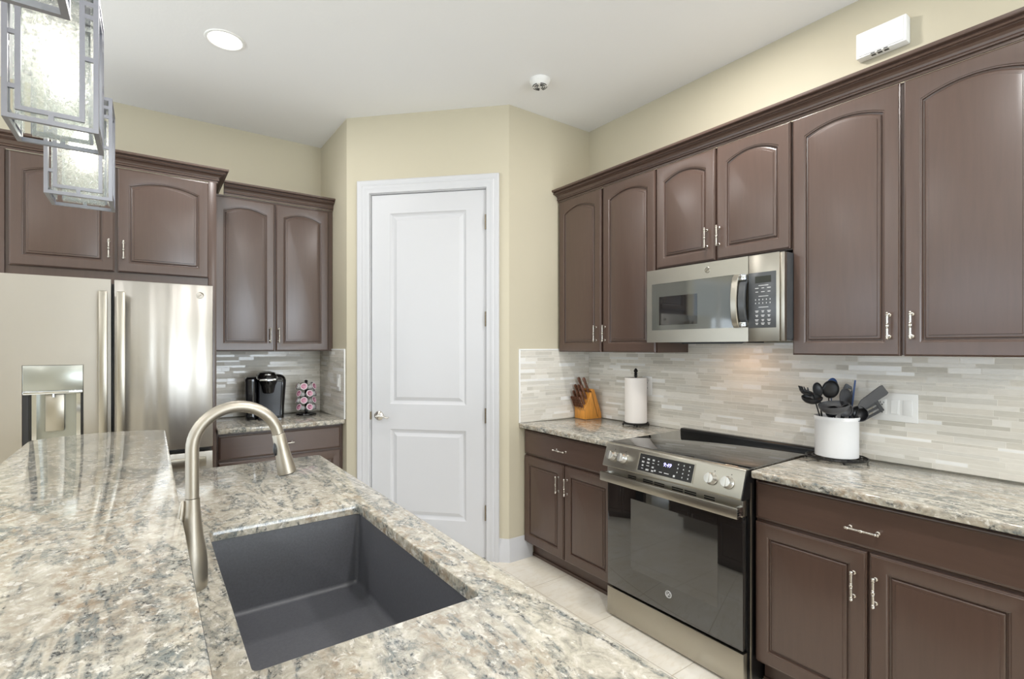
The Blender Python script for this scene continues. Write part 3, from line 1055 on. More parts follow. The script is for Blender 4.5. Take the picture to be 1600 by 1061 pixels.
# ------------------------------------------------------------------ microwave
MX = 2.285
mw = thing('microwave', 'stainless over the range microwave with dark glass door', 'microwave', (MX, 1.826, 1.45), R_RIGHT)
obj('body', MB().box(0.006, 0.738, 0.026, XR - 0.002 - MX, 0.012, 0.398).box(0.012, 0.735, 0.03, XR - 0.002 - MX, 0.004, 0.012), 'panel_grey', mw)
mdoor = MB()
ox0, ox1, oz0, oz1 = 0.034, 0.513, 0.067, 0.320
for a, b_, c_, e in ((0.0, ox0, 0, 0.398), (ox1, 0.581, 0, 0.398), (ox0, ox1, 0, oz0), (ox0, ox1, oz1, 0.398)):
    mdoor.box(a, b_, 0.0, 0.025, c_, e)
md = obj('door', mdoor, 'steel', mw)
obj('door_glass', MB().box(ox0, ox1, 0.001, 0.02, oz0, oz1), 'micro_glass', md)
obj('inner_window', MB().box(0.082, 0.315, 0.0003, 0.0015, 0.094, 0.248), 'dark_glass', md)
mc = obj('control_frame', MB().box(0.5825, 0.722, 0.0, 0.025, 0.0, 0.398, 0.002).box(0.722, 0.741, 0.006, 0.03, 0.001, 0.397, 0.003), 'steel', mw)
cp = obj('control_panel', MB().box(0.583, 0.708, -0.0015, 0.001, 0.062, 0.316, 0.001), 'panel_grey', mc)
obj('display', MB().box(0.614, 0.686, -0.0025, -0.001, 0.268, 0.298), 'lcd', cp)
kp = MB()
for r, z in enumerate((0.255, 0.242, 0.225, 0.206, 0.191, 0.175, 0.156, 0.138, 0.118, 0.098, 0.082)):
    if r in (0, 3, 6):
        kp.box(0.630, 0.674, -0.0022, -0.001, z - 0.001, z + 0.0015)
    elif r in (4, 5):
        for q in range(5):
            x = 0.616 + q * 0.0165
            kp.box(x - 0.0015, x + 0.0015, -0.0022, -0.001, z - 0.003, z + 0.003)
    else:
        for q in range(3):
            x = 0.622 + q * 0.0275
            w = 0.006 + 0.002 * ((q + r) % 2)
            kp.box(x - w, x + w, -0.0022, -0.001, z, z + 0.003)
            if r > 6:
                kp.box(x - w * 0.7, x + w * 0.7, -0.0022, -0.001, z - 0.0055, z - 0.0025)
obj('key_print', kp, 'key', cp)
def bowed(x0, x1, off, thick, z0, z1, amp, n=16):
    L_ = []
    for k in range(n + 1):
        t_ = k / n
        z = z0 + t_ * (z1 - z0)
        d = -0.010 - off - amp * math.sin(PI * t_) ** 0.5
        L_.append([(x0, d, z), (x0 + 0.003, d - 0.003, z), (x1 - 0.003, d - 0.003, z), (x1, d, z), (x1, d + thick, z), (x0, d + thick, z)])
    return MB().loft(L_, True, True)


hb = bowed(0.516, 0.547, 0.0, 0.012, 0.065, 0.317, 0.032)
hb.box(0.519, 0.545, -0.012, -0.0005, 0.067, 0.085, 0.002).box(0.519, 0.545, -0.012, -0.0005, 0.298, 0.315, 0.002)
hh = obj('handle', hb, 'steel', md)
obj('grip', bowed(0.5475, 0.580, -0.004, 0.010, 0.092, 0.285, 0.026), 'panel_grey', hh)
for za, zb_ in ((0.066, 0.0915), (0.2855, 0.316)):
    obj('grip_end', MB().box(0.5475, 0.580, -0.020, -0.002, za, zb_, 0.003), 'chrome', hh)
emblem(md, 0.371, -0.0012, 0.360, 0.014, 'steel')
obj('grease_filter', MB().box(0.12, 0.50, 0.04, 0.30, -0.004, 0.0038), 'black', mw)
obj('lower_vent', MB().prism([(0.19, 0.0035), (0.21, -0.009), (0.53, -0.009), (0.57, 0.0035)], 'y', 0.030, 0.038), 'black', mw)
lp = obj('cooktop_lamp', MB().box(0.33, 0.42, 0.205, 0.245, -0.0055, -0.0041), 'mwlamp', mw)
ll = bpy.data.lights.new('cooktop_glow', 'AREA')
ll.shape = 'RECTANGLE'; ll.size = 0.08; ll.size_y = 0.05; ll.energy = 0.55; ll.color = (1.0, 0.62, 0.36)
lo = bpy.data.objects.new('cooktop_glow', ll); COL.objects.link(lo); lo.parent = mw; lo.location = (0.375, 0.22, -0.006)

# ------------------------------------------------------------------ island
IX0, IX1, IY0, IY1 = 0.022, 0.662, -0.75, 2.436
SX0, SX1, SY0, SY1 = 0.134, 0.556, 0.866, 1.593
T0 = 0.8845


def slab_with_hole():
    def lp(x0, x1, y0, y1, r, z, n=5):
        pts = []
        for cx_, cy_, a in ((x1 - r, y1 - r, 0), (x0 + r, y1 - r, PI / 2), (x0 + r, y0 + r, PI), (x1 - r, y0 + r, 1.5 * PI)):
            for k in range(n):
                t_ = a + PI / 2 * k / (n - 1)
                pts.append((cx_ + r * math.cos(t_), cy_ + r * math.sin(t_), z))
        return pts
    o = lambda i, z: lp(IX0 + i, IX1 - i, IY0 + i, IY1 - i, 0.012, z)
    h = lambda i, z: lp(SX0 + i, SX1 - i, SY0 + i, SY1 - i, 0.012, z)
    L = [h(0, T0), h(0, CT - 0.004), h(-0.0015, CT - 0.001), h(-0.004, CT), o(0.004, CT), o(0.0015, CT - 0.001), o(0, CT - 0.004), o(0, T0), h(0, T0)]
    return MB().loft(L)


wobj('island_countertop', slab_with_hole(), 'granite_sink', 'lower granite island countertop with the sink cutout', 'countertop')
# raised bar with a bowed far end
pts = [(-0.375, -0.75), (0.057, -0.75), (0.057, 2.585), (0.050, 2.600)]
for k in range(1, 12):
    t_ = k / 12
    x = 0.050 - 0.415 * t_
    pts.append((x, 2.600 + 0.070 * math.sin(PI * min(1, t_ * 1.02)) ** 0.8))
pts += [(-0.370, 2.596), (-0.375, 2.578)]
wobj('bar_countertop', MB().prism(pts, 'z', 1.0375, 1.067, 0.005), 'granite_bar', 'raised granite breakfast bar top with bowed far end', 'countertop')
wobj('bar_support_wall', MB().box(-0.11, 0.0205, -0.75, 2.42, 0, 1.037), 'wall', 'beige half wall carrying the raised granite bar', 'half wall')
ic = thing('island_cabinet', 'dark island base cabinet below the sink counter', 'base cabinet', (0.645, -0.75, 0), PI / 2)
obj('body', MB().box(0.0, 3.15, 0.021, 0.06, 0.105, 0.883).box(0.0, 3.15, 0.06, 0.622, 0.105, 0.60).box(0, 3.15, 0.085, 0.62, 0, 0.105).box(0, 1.58, 0.06, 0.622, 0.60, 0.883).box(2.40, 3.15, 0.06, 0.622, 0.60, 0.883), 'cab', ic)
for k in range(8):
    x = 0.01 + k * 0.392
    add_front(ic, 'panel', (x, x + 0.383, 0.117, 0.697), (x + (0.35 if k % 2 == 0 else 0.033), 0.575), 0)
    add_front(ic, 'slab', (x, x + 0.383, 0.710, 0.866), (x + 0.19, 0.786, False), name='drawer')


def rrect(x0, x1, y0, y1, r, z, n=6):
    p_ = []
    for cx_, cy_, a in ((x1 - r, y1 - r, 0), (x0 + r, y1 - r, PI / 2), (x0 + r, y0 + r, PI), (x1 - r, y0 + r, 1.5 * PI)):
        for k in range(n):
            t_ = a + PI / 2 * k / (n - 1)
            p_.append((cx_ + r * math.cos(t_), cy_ + r * math.sin(t_), z))
    return p_


SZ = 0.662
e = 0.003
sk = MB()
L = []
for ex, r, z in ((0.020, 0.03, T0 - 0.0005), (e, 0.010, T0 - 0.0005), (e - 0.001, 0.010, T0 - 0.004), (-0.006, 0.012, SZ + 0.016), (-0.0075, 0.012, SZ + 0.009), (-0.012, 0.013, SZ + 0.003), (-0.019, 0.014, SZ), (-0.12, 0.03, SZ - 0.003)):
    L.append(rrect(SX0 - ex, SX1 + ex, SY0 - ex, SY1 + ex, r, z))
L2 = [rrect(SX0 - ex, SX1 + ex, SY0 - ex, SY1 + ex, r, z) for ex, r, z in ((-0.12, 0.03, SZ - 0.012), (0.004, 0.03, SZ - 0.010), (0.012, 0.03, T0 - 0.02), (0.020, 0.03, T0 - 0.012))]
sk.loft(L, False, True)
sk.loft(L2, True, False)
sk.loft([L2[-1], L[0]])
so = based(sk)
sink = tag(obj('kitchen_sink', sk, 'sink', loc=so, smooth=50, recalc=False), 'deep charcoal composite undermount sink in the island', 'sink')
dr = MB().lathe([(0.0, 0.0025), (0.03, 0.003), (0.045, 0.004), (0.056, 0.004), (0.058, 0.001), (0.058, 0.0)], (0.345 - so.x, 0.99 - so.y, SZ - 0.003 - so.z), (0, 0, 1), 28)
obj('drain', dr, 'chrome', sink)

# faucet
fc = thing('faucet', 'brushed nickel gooseneck pull down faucet beside the sink', 'faucet', (0.0745, 1.24, CT), 0)
obj('body', MB().lathe([(0.0, 0), (0.0275, 0.0), (0.0285, 0.003), (0.0290, 0.02), (0.0285, 0.05), (0.0265, 0.075), (0.0215, 0.105), (0.0175, 0.14), (0.0150, 0.17), (0.0140, 0.19), (0.0, 0.1905)], (0, 0, 0), (0, 0, 1), 32), 'faucet', fc)
R_, zc = 0.0855, 1.2065 - CT
nk = [(0, 0, 0.191 + (zc - 0.191) * k / 4) for k in range(4)]
for k in range(25):
    t_ = math.radians(168) * k / 24
    nk.append((R_ - R_ * math.cos(t_), 0, zc + R_ * math.sin(t_)))
obj('spout', MB().tube(nk, 0.0128, 18), 'faucet', fc)
tq = math.radians(168)
hp0 = Vector((R_ - R_ * math.cos(tq), 0, zc + R_ * math.sin(tq)))
hdv = Vector((math.sin(tq), 0, math.cos(tq)))
hs_ = obj('spray_head', MB().lathe([(0.0128, 0.001), (0.0140, 0.003), (0.0150, 0.03), (0.0175, 0.06), (0.0205, 0.088), (0.0205, 0.094), (0.018, 0.097), (0.0, 0.097)], hp0, hdv, 28), 'faucet', fc)
sp = hp0 + hdv * 0.035 + Vector((-0.0145, -0.004, 0))
obj('spray_button', MB().ball(sp, 0.011, (0.45, 0.6, 1.5)), 'dark_grey', hs_)
lv = MB().tube([(-0.0165, -0.004, 0.188), (-0.0175, -0.004, 0.184), (-0.0195, -0.004, 0.165), (-0.026, -0.004, 0.120), (-0.030, -0.003, 0.085), (-0.027, 0, 0.072), (-0.018, 0, 0.070)], [0.002, 0.0045, 0.006, 0.007, 0.008, 0.009, 0.009], 12)
obj('lever', lv, 'faucet', fc)

# ------------------------------------------------------------------ pendant lights


def pendant(label, y, zb, x=-0.163):
    W_, H_, b_ = 0.150, 0.300, 0.009
    t = thing('pendant_light', label, 'pendant light', (x, y + W_ / 2, zb), 0, 'pendant lights over the bar')
    h = W_ / 2
    fm = MB()
    for sx in (-1, 1):
        for sy in (-1, 1):
            fm.box(sx * h - (b_ if sx > 0 else 0), sx * h + (b_ if sx < 0 else 0), sy * h - (b_ if sy > 0 else 0), sy * h + (b_ if sy < 0 else 0), 0, H_)

    def face(k):
        m_ = Matrix.Rotation(k * PI / 2, 4, 'Z')
        q = MB()
        def bar(p0, p1, z0, z1, y0=-h, y1=-h + b_):
            q.box(p0, p1, y0, y1, z0, z1)
        bar(-h + b_, h - b_, 0, b_); bar(-h + b_, h - b_, H_ - b_, H_)
        i0, i1, j0, j1 = -0.056, 0.052, 0.019, H_ - 0.019
        y0, y1 = -h + 0.001, -h + b_ - 0.001
        bar(i0, i0 + b_, j0, j1, y0, y1); bar(i1 - b_, i1, j0, j1, y0, y1)
        bar(i0 + b_, i1 - b_, j0, j0 + b_, y0, y1); bar(i0 + b_, i1 - b_, j1 - b_, j1, y0, y1)
        bar(-0.006, 0.003, b_, j0, y0, y1); bar(-0.006, 0.003, j1, H_ - b_, y0, y1)
        for f_ in (0.89, 0.80, 0.50):
            bar(i1, h - b_, f_ * H_, f_ * H_ + b_, y0, y1)
        for f_ in (0.56, 0.20):
            bar(-h + b_, i0, f_ * H_, f_ * H_ + b_, y0, y1)
        return q.xf(m_)
    for k in range(4):
        fm.join(face(k))
    # top plate
    fm.box(-h + 0.012, h - 0.012, -h + 0.012, h - 0.012, H_ - 0.006, H_ - 0.002)
    for sx in (-1, 1):
        fm.box(sx * (h - 0.010) - 0.003, sx * (h - 0.010) + 0.003, -h + b_, h - b_, H_ - 0.006, H_ - 0.001)
    obj('frame', fm, 'pend_metal', t)
    for k in range(4):
        g = MB().box(-0.051, 0.049, -h + 0.0125, -h + 0.0155, 0.012, H_ - 0.008)
        g.xf(Matrix.Rotation(k * PI / 2, 4, 'Z'))
        obj('glass_panel', g, 'seeded', t)
    obj('socket', MB().lathe([(0.0, 0.0), (0.018, 0.0), (0.018, 0.06), (0.010, 0.075), (0, 0.075)], (0, 0, H_ - 0.082)), 'pend_metal', t)
    obj('bulb', MB().lathe([(0.0, 0.0), (0.014, 0.004), (0.026, 0.018), (0.030, 0.034), (0.027, 0.050), (0.017, 0.072), (0.013, 0.088)], (0, 0, H_ - 0.170)), 'bulb', t)
    obj('stem', MB().cyl(0.005, (0, 0, H_ - 0.002), (0, 0, H - zb - 0.02), 10), 'pend_metal', t)
    obj('canopy', MB().lathe([(0.0, 0), (0.03, 0.0), (0.06, 0.012), (0.062, 0.024), (0, 0.024)], (0, 0, H - zb - 0.0242)), 'pend_metal', t)
    return t


pendant('silver lattice pendant with seeded glass, the one nearest the refrigerator', 1.85, 1.850)
pendant('silver lattice pendant with seeded glass, second from the refrigerator, the largest in view', 1.367, 1.878)
pendant('silver lattice pendant cut off at the top left corner, nearest the camera', 0.750, 1.870)

# ------------------------------------------------------------------ ceiling fittings


def can_light(x, y, label, power=30):
    t = thing('recessed_light', label, 'recessed light', (x, y, H), 0, 'recessed ceiling lights')
    obj('trim_ring', MB().loft([[(r * math.cos(2 * PI * k / 40), r * math.sin(2 * PI * k / 40), z) for k in range(40)] for r, z in ((0.078, -0.003), (0.082, -0.006), (0.092, -0.005), (0.095, -0.0003))]), 'plastic', t)
    obj('lens', MB().lathe([(0.0, 0), (0.0775, 0.0), (0.0775, 0.002), (0, 0.002)], (0, 0, -0.0035), (0, 0, 1), 40), 'led', t)
    l = bpy.data.lights.new('can_glow', 'AREA')
    l.shape = 'DISK'; l.size = 0.15; l.energy = power; l.color = (1.0, 0.975, 0.96)
    o = bpy.data.objects.new('can_glow', l); COL.objects.link(o); o.parent = t; o.location = (0, 0, -0.008)
    return t


can_light(0.325, 2.975, 'bright round recessed ceiling light above the refrigerator side', 13)
can_light(1.955, 1.335, 'round recessed ceiling light above the range, at the top edge of the photo', 24)
for x, y in ((0.9, 0.2), (-2.2, 2.6), (-2.2, 0.0), (-2.2, -2.6), (0.9, -2.6)):
    can_light(x, y, 'round recessed ceiling light out of view over the rest of the room')

sd_t = thing('smoke_detector', 'round white smoke detector on the ceiling in front of the pantry', 'smoke detector', (1.925, 2.33, H), 0)
obj('housing', MB().lathe([(0.0, 0), (0.062, 0.0), (0.062, 0.010), (0.058, 0.018), (0.053, 0.022), (0.048, 0.034), (0.040, 0.040), (0, 0.041)], (0, 0, -0.0003), (0, 0, -1), 36), 'plastic', sd_t)
sl = MB()
for rr_, zz in ((0.042, -0.040), (0.030, -0.0425), (0.018, -0.0425)):
    for k in range(4):
        aa = [math.radians(-35 + k * 90 + j * 10) for j in range(7)]
        sl.tube([(rr_ * math.cos(a), rr_ * math.sin(a), zz) for a in aa], 0.0025, 6)
obj('vent_slot', sl, 'black', sd_t)

ch = thing('door_chime', 'white rectangular box with three small slots on the wall above the right cabinets', 'chime', (XR - 0.0005, 0.8445, 2.735), R_RIGHT)
obj('cover', MB().box(-0.0935, 0.0935, -0.050, 0, 0.0, 0.115, 0.005).box(-0.086, 0.083, -0.0535, -0.049, 0.007, 0.108, 0.003), 'plastic', ch)
sl = MB()
for k, x in enumerate((-0.038, -0.014, 0.010)):
    sl.box(x, x + 0.017, -0.042, -0.026, -0.0006, 0.0006).box(x + 0.002, x + 0.017, -0.0506, -0.0496, 0.0005, 0.0045)
obj('sound_slot', sl, 'black', ch)

# ------------------------------------------------------------------ outlets


def wall_plate(name, label, cat, loc, rotz, w, h, gangs):
    t = thing(name, label, cat, loc, rotz)
    obj('cover_plate', MB().box(-w / 2, w / 2, -0.006, 0, -h / 2, h / 2, 0.002), 'plastic', t)
    for k, g in enumerate(gangs):
        x = (k - (len(gangs) - 1) / 2) * 0.046
        fr_ = obj({'o': 'receptacle', 's': 'rocker_switch', 'd': 'dimmer'}[g], MB().box(x - 0.0165, x + 0.0165, -0.0085, -0.0055, -0.033, 0.033, 0.0015), 'plastic', t)
        if g == 'o':
            q = MB()
            for s_ in (-0.017, 0.017):
                q.box(x - 0.0075, x - 0.0055, -0.0090, -0.0080, s_ - 0.002, s_ + 0.006)
                q.box(x + 0.0055, x + 0.0075, -0.0090, -0.0080, s_ - 0.002, s_ + 0.005)
                q.cyl(0.0028, (x, -0.0080, s_ - 0.008), (x, -0.0090, s_ - 0.008), 10)
            obj('socket_slots', q, 'black', fr_)
        elif g == 's':
            obj('rocker', MB().prism([(-0.0080, -0.028), (-0.0135, -0.027), (-0.0100, 0.0), (-0.0092, 0.028), (-0.0080, 0.028)], 'x', x - 0.012, x + 0.012), 'plastic', fr_)
    return t


wall_plate('outlet_plate', 'white triple wall plate with outlet and rocker switch beside the utensil crock', 'outlet', (XR - 0.0095, 0.802, 1.160), R_RIGHT, 0.162, 0.124, 'osd')
wall_plate('outlet_plate', 'white outlet plate half hidden behind the paper towel roll', 'outlet', (XR - 0.0095, 2.138, 1.172), R_RIGHT, 0.076, 0.120, 'o')
wall_plate('outlet_plate', 'white switch plate on the narrow tiled wall right of the pod carousel', 'outlet', (XB - 0.0095, 3.645, 1.168), R_RIGHT, 0.076, 0.120, 's')

# ------------------------------------------------------------------ paper towel
px, py = 2.598, 2.165
t = thing('paper_towel_holder', 'black wrought iron paper towel holder with pointed finial', 'paper towel holder', (px, py, CT), 0)
rb = MB()
for r_, z in ((0.080, 0.016), (0.058, 0.0155)):
    rb.tube([(r_ * math.cos(2 * PI * k / 36), r_ * math.sin(2 * PI * k / 36), z) for k in range(36)], 0.0045, 8, closed=True)
for k in range(4):
    a = PI / 4 + k * PI / 2
    rb.cyl(0.004, (0.008 * math.cos(a), 0.008 * math.sin(a), 0.016), (0.080 * math.cos(a), 0.080 * math.sin(a), 0.016), 8)
    rb.ball((0.080 * math.cos(a), 0.080 * math.sin(a), 0.007), 0.007)
obj('base', rb, 'iron', t)
obj('post', MB().lathe([(0.0, 0), (0.008, 0.0), (0.008, 0.305), (0.011, 0.309), (0.011, 0.313), (0.008, 0.317), (0.011, 0.322), (0.011, 0.327), (0.0075, 0.331), (0.012, 0.338), (0.013, 0.345), (0.009, 0.353), (0.003, 0.360), (0, 0.361)], (0, 0, 0.012)), 'iron', t)
wobj('paper_towel_roll', MB().loft([[(px + r_ * math.cos(2 * PI * k / 40), py + r_ * math.sin(2 * PI * k / 40), CT + z) for k in range(40)] for r_, z in ((0.019, 0.022), (0.069, 0.022), (0.0705, 0.024), (0.0705, 0.310), (0.069, 0.312), (0.019, 0.312), (0.019, 0.022))]), 'paper', 'white paper towel roll on the black holder', 'paper towel')

# ------------------------------------------------------------------ knife block and knives
KA = math.radians(-5)
kb_loc = Vector((2.519, 2.602, CT))
KW = 0.115
# local: x = depth away from the camera side, y = across
kprof = [(0.0, 0.0), (0.0, 0.062), (-0.006, 0.078), (0.022, 0.112), (0.050, 0.165), (0.066, 0.214), (0.085, 0.208), (0.150, 0.035), (0.153, 0.0)]
kb = MB().prism(kprof, 'y', -KW / 2, KW / 2, 0.002)
blk = tag(obj('knife_block', kb, 'block_wood', loc=kb_loc, rotz=KA), 'slanted honey oak knife block full of knives on the corner counter', 'knife block')
obj('glue_line', MB().prism([(0.055, 0.1955), (0.058, 0.2005), (0.1190, 0.012), (0.114, 0.012)], 'y', -KW / 2 - 0.0006, KW / 2 + 0.0006), wood('dark_glue_line', (120, 76, 34), 0.5, 0.1, 'z'), blk)
kdir = Vector((-0.40, 0, 0.917)).normalized()


def knife(lx_, ly_, lz_, L, w, label, tilt=0.0, blade=0.05):
    mm = Matrix.Translation(kb_loc) @ Matrix.Rotation(KA, 4, 'Z')
    p = Vector((lx_, ly_, lz_))
    d = (kdir + Vector((0, tilt, 0))).normalized()
    wp = mm @ p
    t_ = thing('kitchen_knife', label, 'knife', wp, KA, 'knives in the oak block')
    sec = []
    u_ = Vector((0, 1, 0)); w_ = d.cross(u_).normalized()
    for s_, a in ((0.0, 0.85), (0.15, 1.0), (0.45, 0.86), (0.7, 0.95), (0.9, 1.12), (1.0, 0.8)):
        c_ = d * (0.004 + L * s_) - w_ * (0.10 * w * math.sin(s_ * PI))
        ring = []
        for k in range(12):
            th = 2 * PI * k / 12
            ring.append(c_ + u_ * (0.55 * w * a * math.cos(th)) + w_ * (w * a * math.sin(th)))
        sec.append(ring)
    obj('handle', MB().loft(sec, True, True), 'knife_wood', t_)
    rv = MB()
    for s_ in (0.25, 0.5, 0.75):
        c_ = d * (0.004 + L * s_)
        rv.cyl(0.0022, c_ - u_ * (0.58 * w), c_ + u_ * (0.58 * w), 8)
    obj('rivet', rv, 'rivet', t_)
    bl = MB()
    q = [d * 0.005 + w_ * w * 0.6, d * 0.005 - w_ * w * 0.6, -d * blade - w_ * w * 0.3, -d * blade + w_ * w * 0.3]
    bl.add([v + u_ * 0.0008 for v in q] + [v - u_ * 0.0008 for v in q], [(0, 1, 2, 3), (7, 6, 5, 4), (0, 4, 5, 1), (1, 5, 6, 2), (2, 6, 7, 3), (3, 7, 4, 0)])
    obj('blade', bl, 'steel', t_)


ORD = ('leftmost', 'second from left', 'third from left', 'fourth from left', 'fifth from left', 'rightmost')
for k in range(6):
    knife(-0.008, 0.047 - k * 0.0188, 0.082, 0.080, 0.0075, 'small brown handled steak knife in the bottom row of the oak block, ' + ORD[k], 0, 0.025)
for k, n_ in enumerate(('left', 'middle', 'right')):
    knife(0.012, 0.038 - k * 0.038, 0.104, 0.100, 0.0105, 'brown handled knife in the second row up of the oak block, ' + n_, 0)
for k, n_ in enumerate(('left', 'middle', 'right')):
    knife(0.034, 0.040 - k * 0.036, 0.139, 0.108, 0.0115, 'brown handled knife in the third row up of the oak block, ' + n_, 0.02)
for k, n_ in enumerate(('left', 'right')):
    knife(0.056, 0.026 - k * 0.056, 0.187, 0.112, 0.012, 'long brown handled knife in the top row of the oak block, ' + n_, 0.03)

# ------------------------------------------------------------------ utensil crock
cx_, cy_ = 2.560, 0.985
tv = thing('trivet', 'round black wire trivet under the white crock', 'trivet', (cx_, cy_, CT), 0)
w_ = MB()
for r_ in (0.120, 0.095, 0.060):
    w_.tube([(r_ * math.cos(2 * PI * k / 44), r_ * math.sin(2 * PI * k / 44), 0.0115) for k in range(44)], 0.003, 8, closed=True)
for k in range(8):
    a = k * PI / 4 + 0.2
    w_.cyl(0.0025, (0.02 * math.cos(a), 0.02 * math.sin(a), 0.0115), (0.12 * math.cos(a), 0.12 * math.sin(a), 0.0115), 8)
    b_ = a + PI / 8
    w_.tube([(0.1075 * math.cos(b_) + 0.012 * math.cos(j * PI / 5), 0.1075 * math.sin(b_) + 0.012 * math.sin(j * PI / 5), 0.0115) for j in range(10)], 0.002, 6, closed=True)
obj('wire_grid', w_, 'iron', tv)
for k in range(4):
    a = k * PI / 2 + 0.6
    obj('foot', MB().ball((0.12 * math.cos(a), 0.12 * math.sin(a), 0.0058), 0.0058), 'iron', tv)
CB = CT + 0.0147
ck = MB()
prof = [(0.0, 0.0), (0.080, 0.0), (0.085, 0.004), (0.0855, 0.160), (0.0885, 0.165), (0.0895, 0.178), (0.087, 0.183), (0.0825, 0.181), (0.080, 0.170), (0.079, 0.020), (0.070, 0.010), (0.0, 0.010)]
ck.loft([[(max(r_, 1e-4) * math.cos(2 * PI * k / 48), max(r_, 1e-4) * math.sin(2 * PI * k / 48), z) for k in range(48)] for r_, z in prof])
tag(obj('utensil_crock', ck, 'ceramic', loc=(cx_, cy_, CB), smooth=40), 'white ceramic crock full of cooking utensils right of the range', 'crock')

fwv = Vector((math.sin(YAW), math.cos(YAW), 0)); rtv = Vector((math.cos(YAW), -math.sin(YAW), 0)); UP = Vector((0, 0, 1))
CO = Vector((cx_, cy_, CB))


def V(r, f, z):
    """point near the crock: r to the right, f away from the camera, z above the crock's foot"""
    return rtv * r + fwv * f + UP * z


UTENSILS = []


def utensil(*args, **kw):
    UTENSILS.append((args, kw))


def make_utensil(name, label, head, tipdir, build, m, foot=None, grip='nylon'):
    """handle from the bottom of the crock to the neck of the head, head built by build(mb, neck, along, side, normal)"""
    t_ = thing(name, label, 'utensil', CO + UP * 0.012, 0, 'cooking utensils in the white crock')
    neck = V(*head)
    ft = V(*(foot or (-head[0] * 0.55, -head[1] * 0.5, 0.02)))
    obj('handle', MB().tube([ft - UP * 0.012, ft.lerp(neck, 0.5) - UP * 0.012, neck - UP * 0.012], [0.0048, 0.0048, 0.0042], 10, 0.6), grip, t_)
    al = V(*tipdir).normalized()
    mb = MB()
    build(mb, neck - UP * 0.012, al)
    obj('head', mb, m, t_)
    return t_


def bowl(r, depth, facing, sx=1.0, thick=0.0025):
    def f_(mb, neck, al):
        nrm = V(*facing); nrm = (nrm - al * nrm.dot(al)).normalized()
        sd_ = al.cross(nrm)
        c_ = neck + al * (r * 0.95)
        loops = []
        for off in (0.0, thick):
            Ls = []
            for i in range(9):
                th = (PI / 2) * i / 8
                rad = (r + off) * math.sin(th) if th > 0 else 1e-4
                dp_ = -(depth + off) * math.cos(th)
                Ls.append([c_ + al * (rad * math.cos(2 * PI * k / 24)) + sd_ * (rad * sx * math.sin(2 * PI * k / 24)) + nrm * dp_ for k in range(24)])
            loops.append(Ls)
        mb.loft(loops[0][::-1] and loops[0])
        mb.loft(loops[1], True)
        mb.loft([loops[0][-1], loops[1][-1]])
    return f_


def paddle(w0, w1, L, facing, slots=0, thick=0.0035, bend=0.0):
    def f_(mb, neck, al):
        nrm = V(*facing); nrm = (nrm - al * nrm.dot(al)).normalized()
        sd_ = al.cross(nrm)
        def row(s_, w, b_=0.0):
            c_ = neck + al * (L * s_) + nrm * (bend * s_ * s_)
            return [c_ + sd_ * w + nrm * thick / 2, c_ - sd_ * w + nrm * thick / 2, c_ - sd_ * w - nrm * thick / 2, c_ + sd_ * w - nrm * thick / 2]
        if not slots:
            mb.loft([row(s_, w) for s_, w in ((0, 0.006), (0.08, w0 * 0.6), (0.2, w0), (0.6, (w0 + w1) / 2), (0.92, w1), (1.0, w1 * 0.86))], True, True)
        else:
            mb.loft([row(s_, w) for s_, w in ((0, 0.006), (0.10, w0 * 0.7), (0.22, w0))], True, True)
            mb.loft([row(s_, w) for s_, w in ((0.85, w1), (0.96, w1), (1.0, w1 * 0.85))], True, True)
            nb = slots + 1
            bw_ = 2 * w1 / (2 * nb - 1)
            for k in range(nb):
                o_ = -w1 + bw_ * (2 * k + 0.5)
                ls = []
                for s_ in (0.2, 0.5, 0.87):
                    c_ = neck + al * (L * s_) + sd_ * o_ + nrm * (bend * s_ * s_)
                    ls.append([c_ + sd_ * bw_ / 2 + nrm * thick / 2, c_ - sd_ * bw_ / 2 + nrm * thick / 2, c_ - sd_ * bw_ / 2 - nrm * thick / 2, c_ + sd_ * bw_ / 2 - nrm * thick / 2])
                mb.loft(ls, True, True)
    return f_


def pasta_head(mb, neck, al):
    bowl(0.026, 0.014, (0, -0.3, 1))(mb, neck, al)
    sd_ = al.cross(UP).normalized()
    c_ = neck + al * 0.025
    for k in range(7):
        a = -1.3 + k * 2.6 / 6
        p_ = c_ + al * (0.026 * math.cos(a)) + sd_ * (0.026 * math.sin(a))
        mb.tube([p_, p_ + UP * 0.010 + al * 0.003 * math.cos(a), p_ + UP * 0.020 + al * 0.010 * math.cos(a)], [0.004, 0.0035, 0.002], 6)


def whisk_head(mb, neck, al):
    for k in range(5):
        a = PI * k / 5
        s1 = al.orthogonal().normalized(); s2 = al.cross(s1)
        dv = s1 * math.cos(a) + s2 * math.sin(a)
        mb.tube([neck + al * (0.085 * math.sin(PI * j / 12) ** 0.8 if True else 0) + dv * (0.022 * math.cos(PI * j / 12)) for j in range(13)], 0.0012, 6)


